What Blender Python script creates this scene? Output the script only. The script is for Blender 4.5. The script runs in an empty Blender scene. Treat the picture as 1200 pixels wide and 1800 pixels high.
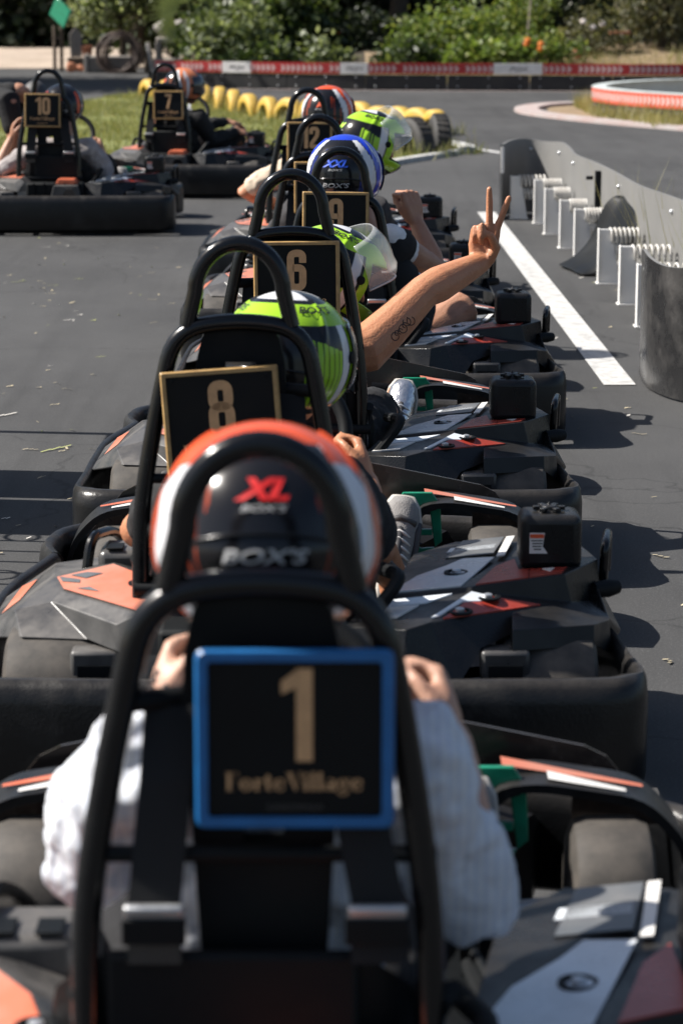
import bpy, bmesh, math, random
from mathutils import Vector, Matrix, Euler
from mathutils.bvhtree import BVHTree
R = math.radians
random.seed(7)
SC = bpy.context.scene
COL = SC.collection

# ------------------------------------------------------------------ camera
cam_d = bpy.data.cameras.new('camera')
cam = bpy.data.objects.new('camera', cam_d); COL.objects.link(cam)
cam_d.sensor_fit = 'VERTICAL'; cam_d.sensor_height = 36; cam_d.sensor_width = 24
cam_d.lens = 85; cam_d.clip_start = 0.1; cam_d.clip_end = 1000
cam.location = (0, 0, 1.515)
cam.rotation_euler = (R(90) - math.atan(920 / 4250), 0, 0)
cam_d.dof.use_dof = True; cam_d.dof.focus_distance = 6.7
cam_d.dof.aperture_fstop = 5.4; cam_d.dof.aperture_blades = 8
SC.camera = cam

# ------------------------------------------------------------------ light
SUN_EL, SUN_AZ = R(46), math.atan2(0.12, -1.0)      # azimuth measured from +X towards +Y
w = bpy.data.worlds.new('World'); SC.world = w; w.use_nodes = True
nt = w.node_tree; bg = nt.nodes['Background']
sky = nt.nodes.new('ShaderNodeTexSky'); sky.sky_type = 'NISHITA'; sky.sun_disc = False
sky.sun_elevation = SUN_EL; sky.sun_rotation = math.pi / 2 - SUN_AZ
sky.dust_density = 2.0
nt.links.new(sky.outputs[0], bg.inputs[0]); bg.inputs[1].default_value = 0.06
sun_d = bpy.data.lights.new('sun', 'SUN'); sun_d.energy = 5.0; sun_d.angle = R(0.53); sun_d.color = (1, 0.955, 0.89)
sun = bpy.data.objects.new('sun', sun_d); COL.objects.link(sun)
sv = Vector((math.cos(SUN_AZ) * math.cos(SUN_EL), math.sin(SUN_AZ) * math.cos(SUN_EL), math.sin(SUN_EL)))
sun.rotation_euler = sv.to_track_quat('Z', 'Y').to_euler()
sun.location = sv * 30
SC.view_settings.view_transform = 'Standard'; SC.view_settings.look = 'None'
SC.view_settings.exposure = 0.80; SC.view_settings.gamma = 1.0
SC.view_settings.use_curve_mapping = False
SC.render.engine = 'CYCLES'
SC.cycles.use_denoising = True
SC.cycles.max_bounces = 6; SC.cycles.transparent_max_bounces = 12

# ------------------------------------------------------------------ materials
def mat(name, col, rough=0.5, metal=0.0, col2=None, scale=8.0, amt=0.5, bump=0.0, bscale=60.0, coat=0.0,
        rvar=0.0, alpha=1.0, trans=0.0, dust=None, dustamt=0.0, lo=0.38, hi=0.66, spec=0.5):
    m = bpy.data.materials.new(name); m.use_nodes = True
    n = m.node_tree; L = n.links; b = n.nodes['Principled BSDF']
    b.inputs['Base Color'].default_value = (*col, 1); b.inputs['Roughness'].default_value = rough
    b.inputs['Metallic'].default_value = metal; b.inputs['Coat Weight'].default_value = coat
    b.inputs['Coat Roughness'].default_value = 0.08
    b.inputs['Specular IOR Level'].default_value = spec
    b.inputs['Alpha'].default_value = alpha; b.inputs['Transmission Weight'].default_value = trans
    tc = n.nodes.new('ShaderNodeTexCoord')
    out = None
    if col2 or rvar:
        no = n.nodes.new('ShaderNodeTexNoise'); no.inputs['Scale'].default_value = scale
        no.inputs['Detail'].default_value = 6; no.inputs['Roughness'].default_value = 0.65
        L.new(tc.outputs['Object'], no.inputs['Vector'])
        mr = n.nodes.new('ShaderNodeMapRange'); mr.inputs[1].default_value = lo; mr.inputs[2].default_value = hi
        L.new(no.outputs['Fac'], mr.inputs[0])
        if col2:
            mul = n.nodes.new('ShaderNodeMath'); mul.operation = 'MULTIPLY'; mul.inputs[1].default_value = amt
            L.new(mr.outputs[0], mul.inputs[0])
            mx = n.nodes.new('ShaderNodeMix'); mx.data_type = 'RGBA'
            mx.inputs[6].default_value = (*col, 1); mx.inputs[7].default_value = (*col2, 1)
            L.new(mul.outputs[0], mx.inputs[0]); out = mx.outputs[2]
        if rvar:
            r2 = n.nodes.new('ShaderNodeMapRange'); r2.inputs[3].default_value = rough - rvar; r2.inputs[4].default_value = rough + rvar
            L.new(mr.outputs[0], r2.inputs[0]); L.new(r2.outputs[0], b.inputs['Roughness'])
    if dust:
        ge = n.nodes.new('ShaderNodeNewGeometry'); sx = n.nodes.new('ShaderNodeSeparateXYZ')
        L.new(ge.outputs['Normal'], sx.inputs[0])
        up = n.nodes.new('ShaderNodeMapRange'); up.inputs[1].default_value = 0.1; up.inputs[2].default_value = 1.0
        L.new(sx.outputs[2], up.inputs[0])
        n2 = n.nodes.new('ShaderNodeTexNoise'); n2.inputs['Scale'].default_value = 14; n2.inputs['Detail'].default_value = 8
        n2.inputs['Roughness'].default_value = 0.7
        L.new(tc.outputs['Object'], n2.inputs['Vector'])
        m2 = n.nodes.new('ShaderNodeMapRange'); m2.inputs[1].default_value = 0.35; m2.inputs[2].default_value = 0.75
        m2.inputs[3].default_value = 0.25
        L.new(n2.outputs['Fac'], m2.inputs[0])
        mm = n.nodes.new('ShaderNodeMath'); mm.operation = 'MULTIPLY'; L.new(up.outputs[0], mm.inputs[0]); L.new(m2.outputs[0], mm.inputs[1])
        m3 = n.nodes.new('ShaderNodeMath'); m3.operation = 'MULTIPLY'; m3.inputs[1].default_value = dustamt; L.new(mm.outputs[0], m3.inputs[0])
        mx2 = n.nodes.new('ShaderNodeMix'); mx2.data_type = 'RGBA'
        if out: L.new(out, mx2.inputs[6])
        else: mx2.inputs[6].default_value = (*col, 1)
        mx2.inputs[7].default_value = (*dust, 1); L.new(m3.outputs[0], mx2.inputs[0]); out = mx2.outputs[2]
    if out: L.new(out, b.inputs['Base Color'])
    if bump:
        bn = n.nodes.new('ShaderNodeTexNoise'); bn.inputs['Scale'].default_value = bscale; bn.inputs['Detail'].default_value = 5
        L.new(tc.outputs['Object'], bn.inputs['Vector'])
        bp = n.nodes.new('ShaderNodeBump'); bp.inputs['Strength'].default_value = bump; bp.inputs['Distance'].default_value = 0.01
        L.new(bn.outputs['Fac'], bp.inputs['Height']); L.new(bp.outputs[0], b.inputs['Normal'])
    return m

def attr_mat(name, attr, rough=0.2, coat=0.6):
    m = bpy.data.materials.new(name); m.use_nodes = True
    n = m.node_tree; b = n.nodes['Principled BSDF']
    a = n.nodes.new('ShaderNodeAttribute'); a.attribute_name = attr
    n.links.new(a.outputs['Color'], b.inputs['Base Color'])
    b.inputs['Roughness'].default_value = rough; b.inputs['Coat Weight'].default_value = coat
    b.inputs['Coat Roughness'].default_value = 0.05; b.inputs['Specular IOR Level'].default_value = 0.4
    tc = n.nodes.new('ShaderNodeTexCoord'); no = n.nodes.new('ShaderNodeTexNoise'); no.inputs['Scale'].default_value = 25; no.inputs['Detail'].default_value = 6
    n.links.new(tc.outputs['Object'], no.inputs['Vector'])
    r2 = n.nodes.new('ShaderNodeMapRange'); r2.inputs[3].default_value = rough * 0.5; r2.inputs[4].default_value = rough * 1.7
    n.links.new(no.outputs['Fac'], r2.inputs[0]); n.links.new(r2.outputs[0], b.inputs['Roughness'])
    return m

DUST = (0.20, 0.175, 0.15)
M = {}
M['plastic'] = mat('black_plastic', (0.0055, 0.0062, 0.0075), 0.36, bump=0.12, bscale=300, rvar=0.12, dust=DUST, dustamt=0.12, spec=0.35)
M['bumper'] = mat('bumper_plastic', (0.0055, 0.006, 0.007), 0.45, bump=0.10, bscale=160, rvar=0.15, col2=(0.05, 0.047, 0.043), scale=9, amt=0.35, lo=0.5, hi=0.75, dust=DUST, dustamt=0.22, spec=0.35)
M['scuff'] = mat('scuffed_plastic', (0.035, 0.036, 0.038), 0.4, rvar=0.15, col2=(0.12, 0.115, 0.11), scale=7, amt=0.6, dust=DUST, dustamt=0.35)
M['gloss'] = mat('gloss_black_paint', (0.0035, 0.004, 0.005), 0.22, rvar=0.08, coat=0.1, scale=20, spec=0.4)
M['satin'] = mat('satin_black', (0.004, 0.005, 0.006), 0.6, rvar=0.1, spec=0.22)
M['cloth_black'] = mat('black_webbing', (0.006, 0.007, 0.009), 0.85, bump=0.3, bscale=500)
M['tyre'] = mat('tyre_rubber', (0.04, 0.036, 0.032), 0.7, col2=(0.10, 0.086, 0.072), scale=18, amt=0.7, bump=0.12, bscale=700)
M['steel'] = mat('steel', (0.62, 0.63, 0.64), 0.42, 0.8, rvar=0.12, scale=30)
M['rim'] = mat('wheel_rim', (0.25, 0.25, 0.26), 0.4, 0.8)
M['white'] = mat('white_sticker', (0.80, 0.84, 0.88), 0.3, rvar=0.1, col2=(0.46, 0.46, 0.46), scale=6, amt=0.5, coat=0.15)
M['purewhite'] = mat('white_print', (0.76, 0.74, 0.71), 0.4, col2=(0.5, 0.47, 0.43), scale=10, amt=0.4)
M['red'] = mat('red_sticker', (0.36, 0.04, 0.025), 0.33, rvar=0.1, col2=(0.28, 0.085, 0.065), scale=7, amt=0.6, coat=0.1)
M['orange'] = mat('orange_sticker', (0.60, 0.14, 0.065), 0.38, col2=(0.52, 0.25, 0.18), scale=4, amt=0.9, coat=0.15)
M['grey'] = mat('grey_sticker', (0.10, 0.105, 0.11), 0.38, rvar=0.1, col2=(0.2, 0.195, 0.19), scale=9, amt=0.5)
M['panel'] = mat('smoked_panel', (0.022, 0.017, 0.015), 0.3, rvar=0.15, col2=(0.09, 0.06, 0.045), scale=11, amt=0.55, lo=0.45, hi=0.75, dust=DUST, dustamt=0.25)
M['plate'] = mat('plate_black', (0.0035, 0.004, 0.005), 0.4, rvar=0.1, scale=12, spec=0.2)
M['gold'] = mat('gold_frame', (0.44, 0.28, 0.11), 0.42, col2=(0.22, 0.12, 0.05), scale=35, amt=0.6)
M['num'] = mat('gold_print', (0.66, 0.38, 0.18), 0.6, col2=(0.44, 0.25, 0.12), scale=60, amt=0.6)
M['numdim'] = mat('dim_print', (0.05, 0.045, 0.04), 0.6)
M['blue'] = mat('blue_frame', (0.012, 0.13, 0.36), 0.4, col2=(0.01, 0.09, 0.25), scale=20, amt=0.6)
M['green'] = mat('green_paint', (0.012, 0.27, 0.15), 0.3, coat=0.3, col2=(0.01, 0.12, 0.06), scale=20, amt=0.6)
M['helmet'] = attr_mat('helmet_paint', 'paint', 0.17, 0.12)
M['liner'] = mat('helmet_liner', (0.02, 0.02, 0.02), 0.9)
M['visor_dark'] = mat('dark_visor', (0.008, 0.008, 0.01), 0.06, coat=1)
M['visor'] = mat('clear_visor', (0.75, 0.77, 0.78), 0.06, alpha=0.3, spec=0.9)
M['txt_white'] = mat('text_white', (0.6, 0.6, 0.6), 0.4)
M['txt_red'] = mat('text_red', (0.65, 0.02, 0.02), 0.4)
M['txt_green'] = mat('text_green', (0.36, 0.62, 0.03), 0.4)
M['txt_blue'] = mat('text_blue', (0.02, 0.09, 0.62), 0.4)
M['txt_orange'] = mat('text_orange', (0.7, 0.1, 0.03), 0.4)
M['txt_black'] = mat('text_black', (0.02, 0.02, 0.02), 0.5)
M['silver'] = mat('silver_shoe', (0.7, 0.7, 0.72), 0.18, 0.85, bump=0.35, bscale=70)
M['sole'] = mat('shoe_sole', (0.46, 0.43, 0.39), 0.6)
M['shoe'] = mat('shoe_mesh', (0.20, 0.19, 0.185), 0.8, col2=(0.30, 0.29, 0.28), scale=30, bump=0.4, bscale=300)
M['shoe_dark'] = mat('shoe_overlay', (0.05, 0.048, 0.05), 0.6)
M['ink'] = mat('tattoo_ink', (0.035, 0.025, 0.025), 0.6)

def skin_mat(name, c, c2):
    m = mat(name, c, 0.45, col2=c2, scale=22, amt=0.85, bump=0.2, bscale=160)
    b = m.node_tree.nodes['Principled BSDF']
    b.inputs['Subsurface Weight'].default_value = 0.12; b.inputs['Subsurface Radius'].default_value = (0.012, 0.005, 0.003)
    b.inputs['Subsurface Scale'].default_value = 0.6
    return m
M['skin_tan'] = skin_mat('skin_tan', (0.52, 0.235, 0.125), (0.45, 0.185, 0.095))
M['skin_fair'] = skin_mat('skin_fair', (0.52, 0.31, 0.22), (0.48, 0.25, 0.17))
M['skin_mid'] = skin_mat('skin_mid', (0.45, 0.235, 0.15), (0.39, 0.185, 0.11))
M['skin_brown'] = skin_mat('skin_brown', (0.25, 0.115, 0.065), (0.2, 0.085, 0.045))

def cloth(name, c, c2=None, stripe=None, scale=30):
    m = mat(name, c, 0.9, col2=c2 or tuple(x * 0.75 for x in c), scale=scale, amt=0.6, bump=0.4, bscale=30)
    if stripe:
        n = m.node_tree; L = n.links; b = n.nodes['Principled BSDF']
        src = b.inputs['Base Color'].links[0].from_socket
        tc = n.nodes.new('ShaderNodeTexCoord'); wv = n.nodes.new('ShaderNodeTexWave'); wv.wave_type = 'BANDS'; wv.bands_direction = 'X'
        wv.inputs['Scale'].default_value = 26; wv.inputs['Distortion'].default_value = 1.2; wv.inputs['Detail'].default_value = 2
        L.new(tc.outputs['Object'], wv.inputs['Vector'])
        mr = n.nodes.new('ShaderNodeMapRange'); mr.inputs[1].default_value = 0.55; mr.inputs[2].default_value = 0.8; mr.inputs[4].default_value = 0.3
        L.new(wv.outputs['Fac'], mr.inputs[0])
        mx = n.nodes.new('ShaderNodeMix'); mx.data_type = 'RGBA'; mx.inputs[7].default_value = (*stripe, 1)
        L.new(src, mx.inputs[6]); L.new(mr.outputs[0], mx.inputs[0]); L.new(mx.outputs[2], b.inputs['Base Color'])
    return m
M['shirt_stripe'] = cloth('striped_shirt', (0.74, 0.76, 0.8), None, (0.36, 0.44, 0.62))
M['shirt_white'] = cloth('white_shirt', (0.78, 0.78, 0.79))
M['shirt_black'] = cloth('black_shirt', (0.012, 0.012, 0.013))
M['shirt_dark'] = cloth('charcoal_shirt', (0.035, 0.033, 0.036))
M['shirt_beige'] = cloth('beige_shirt', (0.62, 0.50, 0.38))
M['shirt_grey'] = cloth('patterned_shirt', (0.42, 0.38, 0.37), (0.13, 0.11, 0.11), scale=22)
M['trousers'] = cloth('black_trousers', (0.014, 0.014, 0.016))

# ------------------------------------------------------------------ mesh builder
class MB:
    def __init__(s): s.v = []; s.f = []; s.m = []
    def add(s, v, f, m=0):
        o = len(s.v); s.v += [tuple(p) for p in v]; s.f += [tuple(i + o for i in q) for q in f]; s.m += [m] * len(f); return s
    def box(s, c, d, m=0, rot=None):
        x, y, z = d[0] / 2, d[1] / 2, d[2] / 2
        vs = [Vector(p) for p in ((-x, -y, -z), (x, -y, -z), (x, y, -z), (-x, y, -z), (-x, -y, z), (x, -y, z), (x, y, z), (-x, y, z))]
        if rot: e = Euler(rot).to_matrix(); vs = [e @ p for p in vs]
        return s.add([p + Vector(c) for p in vs], [(0, 3, 2, 1), (4, 5, 6, 7), (0, 1, 5, 4), (1, 2, 6, 5), (2, 3, 7, 6), (3, 0, 4, 7)], m)
    def loft(s, rings, m=0, cap=True, closed=False):
        n = len(rings[0]); v = [p for r in rings for p in r]; f = []
        k = len(rings)
        for i in range(k if closed else k - 1):
            a, b = i * n, ((i + 1) % k) * n
            for j in range(n): f.append((a + j, a + (j + 1) % n, b + (j + 1) % n, b + j))
        if cap and not closed: f += [tuple(range(n - 1, -1, -1)), tuple(range((k - 1) * n, k * n))]
        return s.add(v, f, m)
    def tube(s, path, r, n=12, m=0, cap=True, closed=False, flat=1.0, up=None):
        P = [Vector(p) for p in path]; k = len(P)
        rs = r if isinstance(r, (list, tuple)) else [r] * k
        rings = []; prev = None
        for i in range(k):
            if closed: t = P[(i + 1) % k] - P[i - 1]
            else: t = P[min(i + 1, k - 1)] - P[max(i - 1, 0)]
            t.normalize()
            if prev is None:
                u = Vector(up) if up else (Vector((0, 0, 1)) if abs(t.z) < 0.9 else Vector((1, 0, 0)))
            else: u = prev
            u = (u - t * u.dot(t)).normalized(); prev = u; w2 = t.cross(u)
            rings.append([P[i] + (u * math.cos(a) * flat + w2 * math.sin(a)) * rs[i] for a in [2 * math.pi * j / n for j in range(n)]])
        return s.loft(rings, m, cap, closed)
    def blob(s, path, r, n=14, m=0, flat=1.0, up=None):
        # capsule-ended tapered limb, for remeshing
        P = [Vector(p) for p in path]; r = list(r)
        q, qr = [], []
        t0 = (P[1] - P[0]).normalized(); t1 = (P[-1] - P[-2]).normalized()
        for a in (80, 55, 28): q.append(P[0] - t0 * r[0] * math.sin(R(a))); qr.append(r[0] * math.cos(R(a)))
        q += P; qr += r
        for a in (28, 55, 80): q.append(P[-1] + t1 * r[-1] * math.sin(R(a))); qr.append(r[-1] * math.cos(R(a)))
        return s.tube(q, qr, n, m, True, False, flat, up)
    def ell(s, c, r, m=0, nu=16, nv=10, rot=None):
        e = Euler(rot).to_matrix() if rot else Matrix.Identity(3)
        rings = []
        for i in range(nv + 1):
            a = math.pi * (i + 0.04 if i == 0 else (i - 0.04 if i == nv else i)) / nv
            rings.append([Vector(c) + e @ Vector((r[0] * math.sin(a) * math.cos(b), r[1] * math.sin(a) * math.sin(b), -r[2] * math.cos(a))) for b in [2 * math.pi * j / nu for j in range(nu)]])
        return s.loft(rings, m)
    def lathe(s, prof, n=24, m=0, axis='Z', c=(0, 0, 0), closed=False):
        rings = []
        for r, h in prof:
            ring = []
            for j in range(n):
                a = 2 * math.pi * j / n; x, y = r * math.cos(a), r * math.sin(a)
                p = {'Z': (x, y, h), 'X': (h, x, y), 'Y': (y, h, x)}[axis]
                ring.append((p[0] + c[0], p[1] + c[1], p[2] + c[2]))
            rings.append(ring)
        return s.loft(rings, m, not closed, closed)
    def prism(s, poly, z0, z1, m=0, plane='XY'):
        n = len(poly)
        def P(a, b, h): return {'XY': (a, b, h), 'XZ': (a, h, b), 'YZ': (h, a, b)}[plane]
        v = [P(a, b, z0) for a, b in poly] + [P(a, b, z1) for a, b in poly]
        f = [tuple(range(n - 1, -1, -1)), tuple(range(n, 2 * n))] + [(i, (i + 1) % n, (i + 1) % n + n, i + n) for i in range(n)]
        return s.add(v, f, m)
    def mesh(s, name, mats, smooth=35):
        me = bpy.data.meshes.new(name); me.from_pydata([tuple(p) for p in s.v], [], s.f)
        for m in (mats if isinstance(mats, (list, tuple)) else [mats]): me.materials.append(m)
        me.polygons.foreach_set('material_index', s.m)
        bm = bmesh.new(); bm.from_mesh(me); bmesh.ops.recalc_face_normals(bm, faces=bm.faces); bm.to_mesh(me); bm.free()
        if smooth:
            me.polygons.foreach_set('use_smooth', [True] * len(me.polygons))
            if smooth < 180: me.set_sharp_from_angle(angle=R(smooth))
        me.update(); return me
    def build(s, name, mats, parent=None, smooth=35, bevel=0, seg=2):
        o = bpy.data.objects.new(name, s.mesh(name, mats, smooth)); COL.objects.link(o)
        if parent: o.parent = parent
        if bevel:
            b = o.modifiers.new('bevel', 'BEVEL'); b.width = bevel; b.segments = seg; b.limit_method = 'ANGLE'; b.angle_limit = R(32)
            b.harden_normals = False
        return o

def tag(o, label=None, cat=None, group=None, kind=None):
    for k, v in (('label', label), ('category', cat), ('group', group), ('kind', kind)):
        if v: o[k] = v
    return o
def empty(name, loc=(0, 0, 0), rz=0, label=None, cat=None, group=None):
    o = bpy.data.objects.new(name, None); COL.objects.link(o); o.location = loc; o.rotation_euler = (0, 0, rz)
    o.empty_display_size = 0.1
    return tag(o, label, cat, group)
KIDS = {}
def copy_tree(o, parent=None):
    c = o.copy(); COL.objects.link(c)
    c.parent = parent
    for ch in list(o.children): copy_tree(ch, c)
    return c

def fillet(path, r, seg=5, closed=False):
    P = [Vector(p) for p in path]; out = []; n = len(P)
    for i in range(n):
        if not closed and i in (0, n - 1): out.append(P[i]); continue
        a, b, c = P[i - 1], P[i], P[(i + 1) % n]
        u, v = (a - b), (c - b); lu, lv = u.length, v.length; u.normalize(); v.normalize()
        ri = r[i] if isinstance(r, (list, tuple)) else r
        d = min(ri, lu * 0.48, lv * 0.48)
        for k in range(seg + 1):
            t = k / seg; out.append((b + u * d) * (1 - t) ** 2 + b * 2 * t * (1 - t) + (b + v * d) * t * t)
    return out
def ribbon(path, wd, closed=False):
    P = [Vector((p[0], p[1])) for p in path]; n = len(P); Lf, Rt = [], []
    for i in range(n):
        if closed: a, c = P[i - 1], P[(i + 1) % n]
        else: a, c = P[max(i - 1, 0)], P[min(i + 1, n - 1)]
        b = P[i]
        d1 = (b - a).normalized() if (b - a).length > 1e-9 else (c - b).normalized()
        d2 = (c - b).normalized() if (c - b).length > 1e-9 else d1
        n1 = Vector((-d1.y, d1.x)); n2 = Vector((-d2.y, d2.x)); mv = n1 + n2
        mv = mv.normalized() if mv.length > 1e-6 else n1
        k = wd / 2 / max(0.35, mv.dot(n1))
        Lf.append(b + mv * k); Rt.append(b - mv * k)
    q = []
    for i in range(n if closed else n - 1):
        j = (i + 1) % n; q.append([Lf[i], Rt[i], Rt[j], Lf[j]])
    return q
def arc(c, r, a0, a1, n=10, ry=None):
    return [(c[0] + r * math.cos(R(a0 + (a1 - a0) * i / n)), c[1] + (ry or r) * math.sin(R(a0 + (a1 - a0) * i / n))) for i in range(n + 1)]

# condensed numerals, unit height
def digit(ch):
    t = 0.175; L, Rr, B, T = 0.0875, 0.3825, 0.0875, 0.9125; q = []
    def rr(x0, y0, x1, y1, r): return fillet([(x0, y0, 0), (x1, y0, 0), (x1, y1, 0), (x0, y1, 0)], r, 6, True)
    if ch == '0': q = ribbon(rr(L, B, Rr, T, 0.15), t, True)
    if ch == '8': q = ribbon(rr(L, B, Rr, 0.52, 0.14), t, True) + ribbon(rr(L + .01, 0.53, Rr - .01, T, 0.13), t * .97, True)
    if ch in '69':
        p = fillet([(Rr, .68, 0), (Rr, T, 0), (L, T, 0), (L, B, 0), (Rr, B, 0), (Rr, .56, 0), (L + .05, .56, 0)], 0.15, 6)
        if ch == '9': p = [Vector((L + Rr - v.x, 1 - v.y, 0)) for v in p]
        q = ribbon(p, t)
    if ch == '2': q = ribbon(fillet([(L, .66, 0), (L, T, 0), (Rr, T, 0), (Rr, .60, 0), (L + .02, .22, 0), (L + .02, B, 0), (Rr + .08, B, 0)], [0, .15, .15, .2, .1, .02, 0], 6), t)
    if ch == '7': q = ribbon([(L - .08, T), (Rr - .01, T), (Rr - .02, .78), (.17, 0)], t)
    if ch == '1': q = ribbon([(.285, 0), (.285, 1)], t) + [[Vector((.04, .72)), Vector((.2, .79)), Vector((.22, 1)), Vector((.04, .86))]]
    return q
DW = {'1': 0.42}
def number(s, h):
    q = []; x = 0
    for ch in s:
        for f in digit(ch): q.append([(p.x * h + x, p.y * h) for p in f])
        x += DW.get(ch, 0.52) * h
    wid = x - 0.05 * h
    return [[(a - wid / 2, b) for a, b in f] for f in q]
def didone(h, wid):
    q = []; x = 0; S, hl = 0.20, 0.045
    def rect(a, b, c, d): q.append([(x + a, b), (x + c, b), (x + c, d), (x + a, d)])
    def ring(cx, cy, rx, ry, irx, iry, a0=0, a1=360):
        n = 18
        for i in range(n):
            u0, u1 = R(a0 + (a1 - a0) * i / n), R(a0 + (a1 - a0) * (i + 1) / n)
            q.append([(x + cx + rx * math.cos(u0), cy + ry * math.sin(u0)), (x + cx + rx * math.cos(u1), cy + ry * math.sin(u1)),
                      (x + cx + irx * math.cos(u1), cy + iry * math.sin(u1)), (x + cx + irx * math.cos(u0), cy + iry * math.sin(u0))])
    for ch in 'ForteVillage':
        if ch == 'F': rect(.08, 0, .08 + S, 1); rect(0, 1 - hl, .68, 1); rect(.28, .5, .52, .5 + hl); rect(0, 0, .38, hl); rect(.64, .76, .68, 1); x += .76
        elif ch == 'o': ring(.33, .32, .33, .34, .12, .30); x += .74
        elif ch == 'r': rect(.06, 0, .06 + S, .64); ring(.42, .52, .09, .10, .001, .001); rect(0, 0, .34, hl); rect(.26, .56, .42, .56 + hl); x += .56
        elif ch == 't': rect(.1, .05, .1 + S, .86); rect(0, .6, .42, .6 + hl); ring(.28, .1, .16, .1, .1, .05, 180, 360); x += .5
        elif ch == 'e': ring(.33, .32, .33, .34, .12, .30, 20, 330); rect(.2, .32, .62, .32 + hl); x += .72
        elif ch == 'V':
            q.append([(x, 1), (x + .24, 1), (x + .5, .02), (x + .42, -.02)]); q.append([(x + .42, 0), (x + .47, 0), (x + .78, 1), (x + .72, 1)])
            rect(-.04, 1 - hl, .32, 1); rect(.6, 1 - hl, .86, 1); x += .84
        elif ch in 'il':
            rect(.06, 0, .06 + S, .64 if ch == 'i' else 1.02); rect(0, 0, .32, hl)
            if ch == 'i': ring(.16, .84, .11, .11, .001, .001)
            x += .38
        elif ch == 'a': ring(.24, .2, .24, .2, .06, .16); rect(.4, 0, .4 + S, .5); ring(.36, .46, .24, .2, .1, .16, 10, 150); x += .7
        elif ch == 'g': ring(.3, .4, .27, .25, .1, .21); ring(.3, -.08, .3, .18, .22, .1); rect(.5, .58, .66, .66); x += .72
    k = wid / x
    return [[(a * k - wid / 2, b * h) for a, b in f] for f in q]
def text_mesh(txt, size=1.0, shear=0.0, bold=0.0, xs=1.0):
    c = bpy.data.curves.new('lettering', 'FONT'); c.body = txt; c.size = size; c.shear = shear; c.offset = bold; c.align_x = 'CENTER'; c.resolution_u = 3
    o = bpy.data.objects.new('lettering', c); COL.objects.link(o)
    dg = bpy.context.evaluated_depsgraph_get(); me = o.evaluated_get(dg).to_mesh()
    v = [(p.co.x * xs, p.co.y) for p in me.vertices]; f = [tuple(p.vertices) for p in me.polygons]
    o.evaluated_get(dg).to_mesh_clear(); bpy.data.objects.remove(o); bpy.data.curves.remove(c)
    return v, f
def plane(a, b, c):
    a, b, c = Vector(a), Vector(b), Vector(c); n = (b - a).cross(c - a)
    return lambda x, y: a.z - (n.x * (x - a.x) + n.y * (y - a.y)) / n.z

_tex = {}
def folds():
    if not _tex:
        t = bpy.data.textures.new('fold_streaks', 'MARBLE'); t.noise_scale = 0.11; t.turbulence = 9; t.noise_depth = 3; _tex['a'] = t
        t = bpy.data.textures.new('fold_lumps', 'CLOUDS'); t.noise_scale = 0.055; t.noise_depth = 2; _tex['b'] = t
    return _tex
def voxel(mb, name, m, vox=0.007, smooth=4, parent=None, fac=0.5, crease=0.0):
    me = mb.mesh(name + '_raw', [m], 0)
    o = bpy.data.objects.new(name + '_raw', me); COL.objects.link(o)
    rm = o.modifiers.new('r', 'REMESH'); rm.mode = 'VOXEL'; rm.voxel_size = vox
    if smooth:
        sm = o.modifiers.new('s', 'SMOOTH'); sm.iterations = smooth; sm.factor = fac
    if crease:
        for k_, s_ in (('a', crease), ('b', crease * 0.3)):
            dm = o.modifiers.new('d', 'DISPLACE'); dm.texture = folds()[k_]; dm.strength = s_; dm.mid_level = 0.5; dm.texture_coords = 'LOCAL'
        s2 = o.modifiers.new('s2', 'SMOOTH'); s2.iterations = 1; s2.factor = 0.4
    dg = bpy.context.evaluated_depsgraph_get()
    nm = bpy.data.meshes.new_from_object(o.evaluated_get(dg))
    bpy.data.objects.remove(o); bpy.data.meshes.remove(me)
    nm.name = name; nm.materials.clear(); nm.materials.append(m)
    nm.polygons.foreach_set('use_smooth', [True] * len(nm.polygons))
    ob = bpy.data.objects.new(name, nm); COL.objects.link(ob)
    if parent: ob.parent = parent
    return ob

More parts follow.
